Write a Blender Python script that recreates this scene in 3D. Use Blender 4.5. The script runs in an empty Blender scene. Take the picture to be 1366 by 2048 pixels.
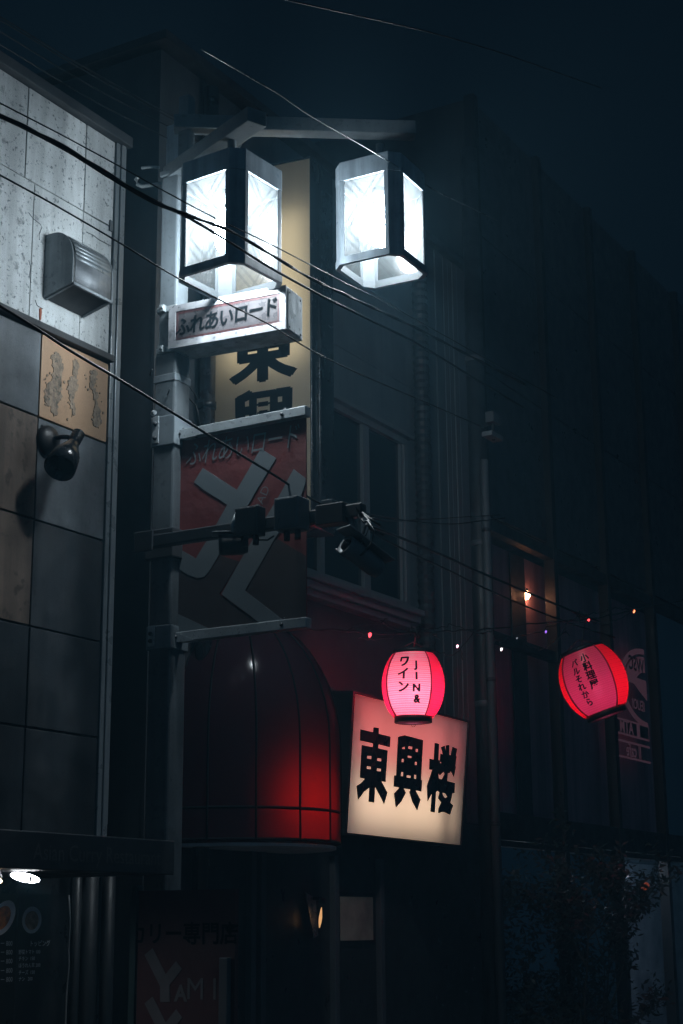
import bpy, bmesh, random
import numpy as np
from math import *
from mathutils import Vector, Matrix
from mathutils.geometry import tessellate_polygon
random.seed(7)
S = bpy.context.scene
COL = S.collection

# ------------------------------------------------------------------ camera
F = 3220.0; CX, CY = 683.0, 1024.0                       # focal length and centre for a 1366 x 2048 frame
YAW, PITCH, ROLL = radians(30.26), atan(830/3220.0), 0.008
EYE = np.array([0, 0, 1.6])
_f = np.array([-sin(YAW)*cos(PITCH), cos(YAW)*cos(PITCH), sin(PITCH)])
_r = np.array([cos(YAW), sin(YAW), 0.0]); _u = np.cross(_r, _f)
_r, _u = _r*cos(ROLL)-_u*sin(ROLL), _u*cos(ROLL)+_r*sin(ROLL)
cam = bpy.data.cameras.new('camera'); camo = bpy.data.objects.new('camera', cam); COL.objects.link(camo)
cam.sensor_fit = 'VERTICAL'; cam.sensor_height = 36; cam.lens = 36*F/2048; cam.clip_end = 400
m = Matrix.Identity(4)
for i in range(3):
    m[i][0] = _r[i]; m[i][1] = _u[i]; m[i][2] = -_f[i]; m[i][3] = EYE[i]
camo.matrix_world = m
S.camera = camo

# ------------------------------------------------------------------ night sky
W = bpy.data.worlds.new('World'); S.world = W; W.use_nodes = True
nt = W.node_tree; nt.nodes.clear()
out = nt.nodes.new('ShaderNodeOutputWorld'); bg = nt.nodes.new('ShaderNodeBackground')
tc = nt.nodes.new('ShaderNodeTexCoord'); dot = nt.nodes.new('ShaderNodeVectorMath'); dot.operation = 'DOT_PRODUCT'
dot.inputs[1].default_value = Vector((0.62, -0.70, 0.35)).normalized()
ramp = nt.nodes.new('ShaderNodeValToRGB')
nt.links.new(tc.outputs['Generated'], dot.inputs[0])
mr = nt.nodes.new('ShaderNodeMapRange'); mr.inputs[1].default_value = -0.35; mr.inputs[2].default_value = 1.0
nt.links.new(dot.outputs['Value'], mr.inputs[0]); nt.links.new(mr.outputs[0], ramp.inputs[0])
ramp.color_ramp.elements[0].position = 0.10; ramp.color_ramp.elements[0].color = (0.0012, 0.0036, 0.0068, 1)
ramp.color_ramp.elements[1].position = 1.0; ramp.color_ramp.elements[1].color = (0.016, 0.040, 0.066, 1)   # glow added behind the viewer to lift the unlit walls
nt.links.new(ramp.outputs[0], bg.inputs[0]); nt.links.new(bg.outputs[0], out.inputs[0])
bg.inputs[1].default_value = 1.0
S.view_settings.view_transform = 'Standard'; S.view_settings.look = 'None'
S.view_settings.exposure = 0; S.view_settings.gamma = 1
S.render.engine = 'CYCLES'
S.cycles.use_denoising = True
S.cycles.max_bounces = 10; S.cycles.transparent_max_bounces = 16
S.cycles.sample_clamp_indirect = 4.0
S.cycles.caustics_reflective = False; S.cycles.caustics_refractive = False

# ------------------------------------------------------------------ measuring helpers
def ray(x, y):
    d = _f*F + _r*(x-CX) - _u*(y-CY)
    return d/np.linalg.norm(d)
def P(x, y, ax, c):                                      # the point of the world plane ax = c seen at a photo position
    d = ray(x, y); i = 'XYZ'.index(ax); t = (c-EYE[i])/d[i]
    return Vector(EYE + d*t)
def PLANE(p0, n):
    p0 = np.array(p0, float); n = np.array(n, float)
    def f(x, y):
        d = ray(x, y); t = ((p0-EYE)@n)/(d@n)
        return Vector(EYE + d*t)
    return f
def AT(x, y, dist):
    d = ray(x, y); return Vector(EYE + d*dist/np.hypot(d[0], d[1]))

# ------------------------------------------------------------------ mesh helpers
class MB:
    def __init__(s): s.v = []; s.f = []; s.m = []; s.sm = []; s.uv = {}
    def face(s, idx, mi=0, smooth=False, uv=None):
        if uv: s.uv[len(s.f)] = uv
        s.f.append(tuple(idx)); s.m.append(mi); s.sm.append(smooth)
    def add(s, pts):
        b = len(s.v); s.v += [tuple(p) for p in pts]; return b
    def box(s, lo, hi, mi=0, M=None):
        (x0, y0, z0), (x1, y1, z1) = lo, hi
        x0, x1 = min(x0, x1), max(x0, x1); y0, y1 = min(y0, y1), max(y0, y1); z0, z1 = min(z0, z1), max(z0, z1)
        pts = [Vector((x, y, z)) for z in (z0, z1) for x, y in ((x0, y0), (x1, y0), (x1, y1), (x0, y1))]
        if M: pts = [M @ p for p in pts]
        b = s.add(pts)
        for q in ((3, 2, 1, 0), (4, 5, 6, 7), (0, 1, 5, 4), (1, 2, 6, 5), (2, 3, 7, 6), (3, 0, 4, 7)):
            s.face([b+i for i in q], mi)
        return s
    def bar(s, a, c, w, h, up=(0, 0, 1), mi=0):
        a, c = Vector(a), Vector(c); d = (c-a); L = d.length; d.normalize()
        side = d.cross(Vector(up)).normalized(); u2 = side.cross(d)
        M = Matrix((( d.x, side.x, u2.x, a.x), (d.y, side.y, u2.y, a.y), (d.z, side.z, u2.z, a.z), (0, 0, 0, 1)))
        return s.box((0, -w/2, -h/2), (L, w/2, h/2), mi, M)
    def tube(s, pts, r, n=8, mi=0, cap=True):
        pts = [Vector(p) for p in pts]; rings = []
        ref = Vector((0, 0, 1))
        if abs((pts[-1]-pts[0]).normalized().z) > .9: ref = Vector((1, 0, 0))
        for i, p in enumerate(pts):
            t = (pts[min(i+1, len(pts)-1)]-pts[max(i-1, 0)]).normalized()
            a = t.cross(ref).normalized(); b2 = a.cross(t)
            rr = r(i/(len(pts)-1)) if callable(r) else r
            rings.append(s.add([p+a*cos(2*pi*k/n)*rr+b2*sin(2*pi*k/n)*rr for k in range(n)]))
        for i in range(len(rings)-1):
            for k in range(n):
                s.face([rings[i]+k, rings[i]+(k+1) % n, rings[i+1]+(k+1) % n, rings[i+1]+k], mi, True)
        if cap:
            s.face([rings[0]+k for k in range(n)][::-1], mi); s.face([rings[-1]+k for k in range(n)], mi)
        return s
    def lathe(s, prof, o=(0, 0, 0), axis=(0, 0, 1), n=32, mi=0, smooth=True, mif=None):
        axis = Vector(axis).normalized(); o = Vector(o)
        a = axis.orthogonal().normalized() if abs(axis.z) < .999 else Vector((1, 0, 0)); b2 = axis.cross(a)
        rings = [s.add([o+axis*z+(a*cos(2*pi*k/n)+b2*sin(2*pi*k/n))*max(r, 1e-4) for k in range(n)]) for r, z in prof]
        for i in range(len(rings)-1):
            for k in range(n):
                s.face([rings[i]+k, rings[i]+(k+1) % n, rings[i+1]+(k+1) % n, rings[i+1]+k], mif(k/n, i) if mif else mi, smooth)
        return s
    def prism(s, loops, n, t, mi=0):
        """flat outline (with holes) given as 3-D loops, thickened by t against n"""
        n = Vector(n).normalized(); loops = [[Vector(p) for p in L] for L in loops]
        flat = [p for L in loops for p in L]
        b = s.add(flat); c = s.add([p-n*t for p in flat])
        for tri in tessellate_polygon(loops):
            A, B, C = (flat[i] for i in tri)
            if (B-A).cross(C-A).dot(n) < 0: tri = tri[::-1]
            s.face([b+i for i in tri], mi); s.face([c+i for i in tri[::-1]], mi)
        k = 0
        for L in loops:
            for i in range(len(L)):
                j = (i+1) % len(L); s.face([b+k+i, c+k+i, c+k+j, b+k+j], mi)
            k += len(L)
        return s
    def build(s, name, mats, parent=None, bevel=0, label=None, world=True):
        me = bpy.data.meshes.new(name); me.from_pydata(s.v, [], s.f)
        for mt in (mats if isinstance(mats, (list, tuple)) else [mats]): me.materials.append(mt)
        me.polygons.foreach_set('material_index', s.m); me.polygons.foreach_set('use_smooth', s.sm)
        if s.uv:
            ul = me.uv_layers.new(name='UVMap')
            for p in me.polygons:
                if p.index in s.uv:
                    for li, uv in zip(p.loop_indices, s.uv[p.index]): ul.data[li].uv = uv
        me.update()
        bm = bmesh.new(); bm.from_mesh(me); bmesh.ops.recalc_face_normals(bm, faces=bm.faces) if not s.uv else None; bm.to_mesh(me); bm.free()
        o = bpy.data.objects.new(name, me); COL.objects.link(o)
        if bevel:
            bv = o.modifiers.new('bevel', 'BEVEL'); bv.width = bevel; bv.segments = 2; bv.limit_method = 'ANGLE'; bv.angle_limit = radians(40)
        if parent:
            o.parent = parent
            if world: o.matrix_parent_inverse = chain(parent).inverted()
        if label: o['label'] = label
        return o
def each(mb, name, mats, parent=None, bevel=0):
    """one object per connected piece"""
    par = list(range(len(mb.v)))
    def root(i):
        while par[i] != i: par[i] = par[par[i]]; i = par[i]
        return i
    for f_ in mb.f:
        for i in f_[1:]: par[root(i)] = root(f_[0])
    groups = {}
    for k, f_ in enumerate(mb.f): groups.setdefault(root(f_[0]), []).append(k)
    out_ = []
    for ks in groups.values():
        p = MB(); mp = {}
        for k in ks:
            for i in mb.f[k]:
                if i not in mp: mp[i] = p.add([mb.v[i]])
            p.face([mp[i] for i in mb.f[k]], mb.m[k], mb.sm[k])
        out_.append(p.build(name, mats, parent, bevel))
    return out_
def chain(o):
    m = Matrix.LocRotScale(o.location, o.rotation_euler, o.scale)
    return (chain(o.parent) @ o.matrix_parent_inverse @ m) if o.parent else m
def tag(o, label, cat, group=None, kind=None):
    o['label'] = label; o['category'] = cat
    if group: o['group'] = group
    if kind: o['kind'] = kind
    return o
def thing(name, label, cat, loc=(0, 0, 0), group=None, rz=0):
    o = bpy.data.objects.new(name, None); COL.objects.link(o); o.location = loc; o.rotation_euler = (0, 0, rz)
    o.empty_display_size = .1
    return tag(o, label, cat, group)
def struct(name, mb, mats):
    o = mb.build(name, mats); o['kind'] = 'structure'; return o
def dup(root, loc, rz=0, label=None):
    r = root.copy(); COL.objects.link(r); r.location = loc; r.rotation_euler = (0, 0, rz)
    if label: r['label'] = label
    for ch in list(root.children):
        c = ch.copy(); COL.objects.link(c); c.parent = r
        for g in list(ch.children):
            d = g.copy(); COL.objects.link(d); d.parent = c
    return r
def words(body, size, fn, bold=0.0, space=1.0, line=1.0, align='CENTER', depth=0.0):
    """lettering: flat outline of the words, placed by fn(x, y, z)"""
    c = bpy.data.curves.new('words', 'FONT'); c.body = body; c.size = size; c.offset = bold*size
    c.space_character = space; c.space_line = line; c.align_x = align; c.align_y = 'CENTER'; c.resolution_u = 3
    c.extrude = depth
    o = bpy.data.objects.new('words', c); COL.objects.link(o)
    dg = bpy.context.evaluated_depsgraph_get(); dg.update()
    me = bpy.data.meshes.new_from_object(o.evaluated_get(dg))
    mb = MB(); mb.add([fn(*v.co) for v in me.vertices])
    for p in me.polygons: mb.face(p.vertices)
    bpy.data.objects.remove(o); bpy.data.curves.remove(c); bpy.data.meshes.remove(me)
    return mb
def heavy(body, size, fn, w=.03, step=.0004, **k):
    """thick lettering: the outline repeated a hair apart"""
    mb = MB()
    for i, (dx, dy) in enumerate(((0, 0), (1, 0), (-1, 0), (0, .6), (0, -.6))):
        join(mb, words(body, size, lambda x, y, z, dx=dx, dy=dy, i=i: fn(x+dx*w*size, y+dy*w*size, z+i*step), bold=.012, **k))
    return mb
def fitted(mk, width):
    a = mk(1.0); xs = [v[0] for v in a.v]; return width/(max(xs)-min(xs))
def onplane(c, e, up, n, eps=.002, ang=0, sx=1):
    c, e, up, n = Vector(c), Vector(e).normalized(), Vector(up).normalized(), Vector(n).normalized()
    ca, sa = cos(ang), sin(ang)
    return lambda x, y, z: c + e*((x*ca-y*sa)*sx) + up*(x*sa+y*ca) + n*(z+eps)
def join(a, b):
    k = a.add(b.v)
    for f_, m_, s_ in zip(b.f, b.m, b.sm): a.face([k+i for i in f_], m_, s_)
    return a

# ------------------------------------------------------------------ materials
def mat(name, col, rough=.6, metal=0., var=.25, vs=3., streak=0., speck=0., ss=60., bump=0., bs=80., spec=.5, rvar=.15, coat=0.):
    M = bpy.data.materials.new(name); M.use_nodes = True; t = M.node_tree; b = t.nodes['Principled BSDF']
    N = lambda k: t.nodes.new(k); L = t.links.new
    co = N('ShaderNodeTexCoord')
    def noise(scale, detail=6, sc=(1, 1, 1), rg=.6):
        mp = N('ShaderNodeMapping'); mp.inputs['Scale'].default_value = sc; L(co.outputs['Object'], mp.inputs[0])
        n = N('ShaderNodeTexNoise'); n.inputs['Scale'].default_value = scale; n.inputs['Detail'].default_value = detail
        n.inputs['Roughness'].default_value = rg; L(mp.outputs[0], n.inputs[0]); return n.outputs['Fac']
    def mrange(s, a, b2, c, d):
        q = N('ShaderNodeMapRange'); q.inputs[1].default_value = a; q.inputs[2].default_value = b2
        q.inputs[3].default_value = c; q.inputs[4].default_value = d; L(s, q.inputs[0]); return q.outputs[0]
    def mul(a, b2):
        q = N('ShaderNodeMath'); q.operation = 'MULTIPLY'; L(a, q.inputs[0]); L(b2, q.inputs[1]); return q.outputs[0]
    k = mrange(noise(vs), .3, .7, 1-var, 1+var)
    if streak: k = mul(k, mrange(noise(9, 5, (1, 1, .07)), .38, .62, 1-streak, 1+streak*.4))
    if speck:
        k = mul(k, mrange(noise(ss, 3, rg=.5), .60, .68, 1.0, 1-speck))
        k = mul(k, mrange(mul(noise(ss*.3, 4), noise(2.2, 3)), .33, .40, 1.0, 1-speck*.8))
    vm = N('ShaderNodeVectorMath'); vm.operation = 'SCALE'; vm.inputs[0].default_value = col[:3]; L(k, vm.inputs['Scale'])
    L(vm.outputs[0], b.inputs['Base Color'])
    L(mrange(noise(vs*2.3, 4), .3, .7, max(.03, rough-rvar), min(1, rough+rvar)), b.inputs['Roughness'])
    b.inputs['Metallic'].default_value = metal; b.inputs['Specular IOR Level'].default_value = spec
    if coat: b.inputs['Coat Weight'].default_value = coat; b.inputs['Coat Roughness'].default_value = .12
    if bump:
        bp = N('ShaderNodeBump'); bp.inputs['Strength'].default_value = bump; bp.inputs['Distance'].default_value = .01
        L(noise(bs, 5), bp.inputs['Height']); L(bp.outputs[0], b.inputs['Normal'])
    return M
def glow(name, col, strength):
    M = bpy.data.materials.new(name); M.use_nodes = True; t = M.node_tree; t.nodes.clear()
    o = t.nodes.new('ShaderNodeOutputMaterial'); e = t.nodes.new('ShaderNodeEmission')
    e.inputs[0].default_value = (*col, 1); e.inputs[1].default_value = strength; t.links.new(e.outputs[0], o.inputs[0]); return M
def sheet(name, trans, clear, refl, gloss=.04, lattice=False, grough=.2, var=0., streak=0.):
    """a diffusing sheet: translucent colour, clear share, diffuse colour of its face, gloss"""
    M = bpy.data.materials.new(name); M.use_nodes = True; t = M.node_tree; t.nodes.clear(); L = t.links.new
    N = t.nodes.new
    o = N('ShaderNodeOutputMaterial'); tr = N('ShaderNodeBsdfTranslucent'); cl = N('ShaderNodeBsdfTransparent')
    df = N('ShaderNodeBsdfDiffuse'); gl = N('ShaderNodeBsdfGlossy')
    tr.inputs[0].default_value = (*trans, 1); cl.inputs[0].default_value = (clear, clear, clear, 1)
    df.inputs[0].default_value = (*refl, 1); gl.inputs[0].default_value = (gloss, gloss, gloss, 1); gl.inputs['Roughness'].default_value = grough
    a1 = N('ShaderNodeAddShader'); a2 = N('ShaderNodeAddShader'); a3 = N('ShaderNodeAddShader')
    L(tr.outputs[0], a1.inputs[0]); L(cl.outputs[0], a1.inputs[1]); L(df.outputs[0], a2.inputs[0]); L(gl.outputs[0], a2.inputs[1])
    L(a1.outputs[0], a3.inputs[0]); L(a2.outputs[0], a3.inputs[1]); L(a3.outputs[0], o.inputs[0])
    co = N('ShaderNodeTexCoord')
    fac = None
    if lattice:
        sp = N('ShaderNodeSeparateXYZ'); L(co.outputs['UV'], sp.inputs[0])
        def mth(op, a, b=None, v=None):
            q = N('ShaderNodeMath'); q.operation = op; L(a, q.inputs[0])
            if b is not None: L(b, q.inputs[1])
            if v is not None: q.inputs[1].default_value = v
            return q.outputs[0]
        def lines(sgn):
            u = mth('MULTIPLY', sp.outputs[0], v=1.0); w = mth('MULTIPLY', sp.outputs[1], v=.72*sgn)
            d = mth('ABSOLUTE', mth('SUBTRACT', mth('FRACT', mth('ADD', mth('ADD', u, w), v=7.0)), v=.5))
            band = mth('ABSOLUTE', mth('SUBTRACT', d, v=.09))
            return mth('LESS_THAN', band, v=.035)
        ln = mth('MAXIMUM', lines(1), lines(-1))
        ns = N('ShaderNodeTexNoise'); ns.inputs['Scale'].default_value = 9; ns.inputs['Detail'].default_value = 5; L(co.outputs['UV'], ns.inputs[0])
        fac = mth('MULTIPLY', mth('SUBTRACT', mth('MULTIPLY', ln, v=-.32), v=-1.0), mth('ADD', mth('MULTIPLY', ns.outputs[0], v=.7), v=.6))
    elif var or streak:
        mp = N('ShaderNodeMapping'); mp.inputs['Scale'].default_value = (1, 1, .08 if streak else 1); L(co.outputs['Object'], mp.inputs[0])
        ns = N('ShaderNodeTexNoise'); ns.inputs['Scale'].default_value = 14 if streak else 5; ns.inputs['Detail'].default_value = 5; L(mp.outputs[0], ns.inputs[0])
        q = N('ShaderNodeMapRange'); q.inputs[1].default_value = .3; q.inputs[2].default_value = .7
        q.inputs[3].default_value = 1-(var or streak); q.inputs[4].default_value = 1.0; L(ns.outputs[0], q.inputs[0]); fac = q.outputs[0]
    if fac is not None:
        vm = N('ShaderNodeVectorMath'); vm.operation = 'SCALE'; vm.inputs[0].default_value = trans; L(fac, vm.inputs['Scale']); L(vm.outputs[0], tr.inputs[0])
        if lattice:
            v2 = N('ShaderNodeVectorMath'); v2.operation = 'SCALE'; v2.inputs[0].default_value = (clear*.86,)*3; L(fac, v2.inputs['Scale']); L(v2.outputs[0], cl.inputs[0])
    return M
def pane_mat(name, tint=.9, rough=.02, f0=.06):
    M = bpy.data.materials.new(name); M.use_nodes = True; t = M.node_tree; t.nodes.clear(); N = t.nodes.new; L = t.links.new
    o = N('ShaderNodeOutputMaterial'); mx = N('ShaderNodeMixShader'); a = N('ShaderNodeBsdfTransparent'); g = N('ShaderNodeBsdfGlossy')
    fr = N('ShaderNodeFresnel'); fr.inputs[0].default_value = 1.5
    a.inputs[0].default_value = (tint, tint, tint, 1); g.inputs['Roughness'].default_value = rough
    L(fr.outputs[0], mx.inputs[0]); L(a.outputs[0], mx.inputs[1]); L(g.outputs[0], mx.inputs[2]); L(mx.outputs[0], o.inputs[0]); return M

CONC = mat('concrete_pale', (.44, .475, .49), .55, var=.26, vs=1.9, streak=.22, speck=.7, ss=46, bump=.35, bs=70, rvar=.2)
TILE_G = mat('tile_grey', (.085, .098, .11), .5, var=.42, vs=3.1, streak=.18, speck=.25, ss=30, bump=.12)
TILE_G2 = mat('tile_grey_dark', (.022, .027, .032), .5, var=.5, vs=2.3, streak=.25, speck=.3, ss=24, bump=.12)
TILE_T = mat('tile_tan', (.34, .215, .13), .5, var=.08, vs=2, streak=.05, speck=.15, ss=60, bump=.05)
TILE_B = mat('tile_brown', (.12, .092, .075), .5, var=.35, vs=2.5, streak=.3, speck=.5, ss=14, bump=.12)
STAIN = mat('peeled_render', (.20, .155, .115), .8, var=.5, vs=22, speck=.7, ss=70, bump=.6, bs=60)
DARK = mat('dark_paint', (.018, .021, .025), .55, var=.3)
BLACK = mat('black_rubber', (.010, .011, .013), .45, var=.2, spec=.4)
BLACKG = mat('black_gloss', (.012, .014, .017), .22, var=.3, streak=.5, bump=.15, bs=40)
TRIM = mat('steel_trim', (.22, .25, .27), .35, metal=.3, var=.15, streak=.2)
POLE = mat('pole_paint', (.145, .172, .19), .42, var=.14, vs=4, streak=.16, speck=.25, ss=35)
POLE2 = mat('bracket_galvanised', (.34, .38, .40), .38, metal=.35, var=.2, vs=9, speck=.3)
LAMPF = mat('lamp_frame_paint', (.28, .34, .39), .38, var=.18, vs=6, streak=.35)
HOODM = mat('hood_steel', (.20, .23, .25), .42, metal=.4, var=.22, vs=5, streak=.3, speck=.35, ss=40, bump=.1)
HOODF = mat('hood_front_wet', (.20, .22, .24), .5, metal=.5, var=.35, vs=9, streak=.3, bump=.5, bs=140)
CREAM = mat('cream_panel', (.62, .55, .41), .45, var=.05, vs=2, streak=.06)
INK = mat('ink', (.012, .014, .02), .28, var=.1)
INK2 = mat('ink_matt', (.004, .005, .006), .85, var=.1, spec=.02)
WHITEP = mat('white_paint', (.62, .63, .66), .5, var=.12, vs=8, streak=.12)
SIGNW = mat('sign_acrylic', (.062, .058, .062), .3, var=.07, vs=7, streak=.1)
SIGNB = mat('sign_casing', (.40, .43, .45), .42, metal=.3, var=.25, vs=7, streak=.3, speck=.5, ss=30)
REDLINE = mat('red_line', (.10, .032, .034), .5)
FLAGR = mat('banner_red', (.10, .013, .013), .6, var=.2, vs=3, bump=.9, bs=3.5, streak=.1)
FLAGW = mat('banner_white', (.10, .122, .135), .6, var=.06)
FLAGD = mat('banner_dark', (.022, .016, .018), .6, var=.1)
SIDING = mat('siding_grey', (.15, .17, .182), .55, var=.12, vs=1.4, streak=.12, bump=.06)
SIDED = mat('facade_dark', (.028, .033, .038), .6, var=.25, vs=2, streak=.15)
WFRAME = mat('window_frame', (.16, .175, .185), .45, var=.1)
GLASSK = mat('black_glass', (.006, .008, .010), .08, var=.1, spec=.35, rvar=.03)
METR = mat('right_metal', (.055, .062, .07), .4, metal=.2, var=.2, streak=.2)
BLIND = mat('roller_blind', (.80, .42, .50), .8, var=.15, vs=2, streak=.2)  # pink of the lantern light put into the blind's colour
AWN = mat('awning_vinyl', (.12, .012, .014), .3, var=.15, vs=4)
ASPH = mat('wet_asphalt', (.05, .052, .055), .25, var=.3, vs=2, bump=.3, bs=120, rvar=.15)
PAVE = mat('paving', (.16, .165, .17), .4, var=.25, vs=3, bump=.2)
PLASTIC = mat('grey_plastic', (.10, .115, .125), .42, var=.12)
LEAFM = mat('leaf', (.014, .02, .013), .5, var=.4, vs=8)
BARK = mat('bark', (.05, .045, .04), .8, var=.3, vs=12)
GREYB = mat('grey_board', (.07, .08, .09), .6, var=.2)
CLEAR = pane_mat('clear_glass')

# ------------------------------------------------------------------ ground
struct('street', MB().box((-4.3, -20, -.3), (12, 60, 0)), ASPH)
struct('pavement', MB().box((-6.1, -20, -.3), (-4.3, 60, .12)), PAVE)
FX = -6.1                                                  # the plane of the house fronts

# ------------------------------------------------------------------ left building
def tiled_building():
    t = thing('tiled_building', 'pale concrete corner house with square grey and tan wall tiles across the alley', 'building', (FX, 5.5, 0))
    Y1 = 7.555; ZT = 6.585; ZL = 5.11
    body = MB().box((-12, 1.0, 0), (FX-.02, 7.60, ZT-.01)); body.build('wall_core', SIDED, t)
    up = MB(); ys = [2.2, 3.1, 4.0, 4.9, 5.8, 6.712, 7.264, Y1]; zs = [ZL, 5.98, ZT]
    yb = [2.2, 3.1, 4.0, 4.9, 5.8, 6.82, Y1]
    for zi, (a, b) in enumerate(zip(zs, zs[1:])):
        yy = ys if zi else [2.2, 3.1, 4.0, 4.9, 5.8, 6.80, 7.264, Y1]
        for c, d in zip(yy, yy[1:]):
            up.box((FX-.03, c+.004, a+.004), (FX+random.uniform(-.003, .003), d-.004, b-.004), 0)
    up.build('concrete_panels', CONC, t, bevel=.003)
    zr = [5.05, 4.525, 3.902, 3.275, 2.70, 2.12]
    yc = [2.2, 3.1, 4.0, 4.9, 5.75, 6.33, 6.915, Y1]
    pick = {(0, 6): 2, (0, 5): 0, (1, 6): 0, (1, 5): 3, (2, 6): 1, (2, 5): 3, (3, 6): 1, (3, 5): 1, (4, 6): 1, (4, 5): 1}
    tl = MB()
    for r in range(5):
        for c in range(7):
            mi = pick.get((r, c), random.choice([0, 1, 1, 3]))
            tl.box((FX-.03, yc[c]+.006, zr[r+1]+.006), (FX+.004+random.uniform(-.002, .002), yc[c+1]-.006, zr[r]-.006), mi)
    tl.build('wall_tiles', [TILE_G, TILE_G2, TILE_T, TILE_B], t, bevel=.004)
    # patches where the paint of the tan tile has peeled, and stains
    st = MB()
    def blob(pts, k):
        L = []
        n = len(pts)
        for i in range(n):
            a, b = pts[i], pts[(i+1) % n]
            for j in range(6):
                u = j/6; jit = 2.4
                L.append((a[0]*(1-u)+b[0]*u+random.uniform(-jit, jit), a[1]*(1-u)+b[1]*u+random.uniform(-jit, jit)))
        st.prism([[P(x, y, 'X', FX+.0085+k*.0004) for x, y in L]], (1, 0, 0), .004)
    blob([(102, 712), (114, 703), (124, 712), (126, 735), (123, 770), (124, 797), (116, 806), (117, 828), (108, 833), (100, 814), (92, 808), (89, 785), (95, 768), (104, 760), (106, 735)], 0)
    blob([(148, 722), (153, 718), (158, 728), (155, 752), (156, 775), (150, 790), (148, 808), (152, 828), (146, 832), (141, 812), (139, 790), (134, 778), (137, 760), (147, 752)], 1)
    blob([(182, 745), (189, 738), (194, 744), (193, 762), (189, 775), (196, 790), (196, 808), (202, 820), (202, 845), (198, 855), (188, 852), (186, 836), (188, 818), (192, 808), (186, 785), (180, 772)], 2)
    for _ in range(46):
        x, y = random.choice([(97, 780), (120, 770), (140, 790), (192, 770), (198, 830), (180, 760)]); x += random.gauss(0, 7); y += random.gauss(0, 22)
        if 82 < x < 208 and y > 690+(x-80)*.5 and y < 830+(x-80)*.35:
            s_ = random.uniform(.8, 2.2)
            st.prism([[P(x+s_*cos(a)*random.uniform(.6, 1.2), y+s_*1.6*sin(a)*random.uniform(.6, 1.2), 'X', FX+.0105) for a in (0, 1, 2, 3.1, 4.2, 5.2)]], (1, 0, 0), .004)
    each(st, 'peeled_patch', STAIN, t)
    # cracks in the upper panels
    cr = MB()
    for L in ([(57, 425), (66, 437), (80, 448), (83, 455), (78, 468), (79, 480)], [(58, 520), (62, 535), (58, 552), (62, 566)], [(70, 600), (75, 611), (86, 618)],
              [(172, 464), (186, 470), (200, 480), (222, 492)]):
        pts = [P(x+random.uniform(-1, 1), y, 'X', FX+.001) for x, y in L]
        cr.tube(pts, .0022, 5)
    each(cr, 'crack', BLACK, t)
    MB().box((FX-.05, 1.0, 5.062), (FX+.035, Y1+.02, 5.105)).build('drip_ledge', DARK, t, bevel=.004)
    MB().box((-12, 1.0, ZT+.002), (FX+.05, 7.68, ZT+.075)).build('parapet_coping', mat('coping_dark', (.03, .035, .04), .6), t, bevel=.006)
    tr = MB()
    tr.box((FX-.03, 7.560, 0.2), (FX+.012, 7.598, ZT)); tr.box((FX-.04, 7.602, 0.2), (FX+.022, 7.645, ZT)); tr.box((FX-.035, 7.649, 2.2), (FX+.004, 7.672, ZT))
    each(tr, 'corner_trim', TRIM, t, bevel=.003)
    MB().box((FX, 7.515, 5.945), (FX+.012, 7.545, 6.02)).build('wall_clip', GREYB, t, bevel=.002)
    rs = MB(); rs.prism([[P(x, y, 'X', FX+.005) for x, y in ((79, 617), (83, 616), (84, 625), (82, 640), (80, 640))]], (1, 0, 0), .003)
    rs.build('rust_streak', mat('rust', (.28, .075, .03), .8), t)
    # ground floor shop front
    MB().box((FX-.02, 1.2, .12), (FX+.01, 7.60, 2.05)).build('shop_front', mat('shopfront_dark', (.022, .026, .03), .35), t)
    pp = MB()
    for px, r in ((150, .028), (176, .05), (214, .04)):
        q = P(px, 1900, 'X', FX+.09); pp.tube([(q.x, q.y, .12), (q.x, q.y, 2.04)], r, 12)
    each(pp, 'downpipe', mat('pipe_dark', (.02, .024, .028), .5, var=.2), t)
    q = [P(x, y, 'X', FX+.16) for x, y in ((138, 1790), (140, 1840), (137, 1900), (138, 1930), (133, 1990), (131, 2048), (131, 2100))]
    MB().tube(q, .005, 6).build('shop_cable', WFRAME, t)
    return t
tiled_building()

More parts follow.
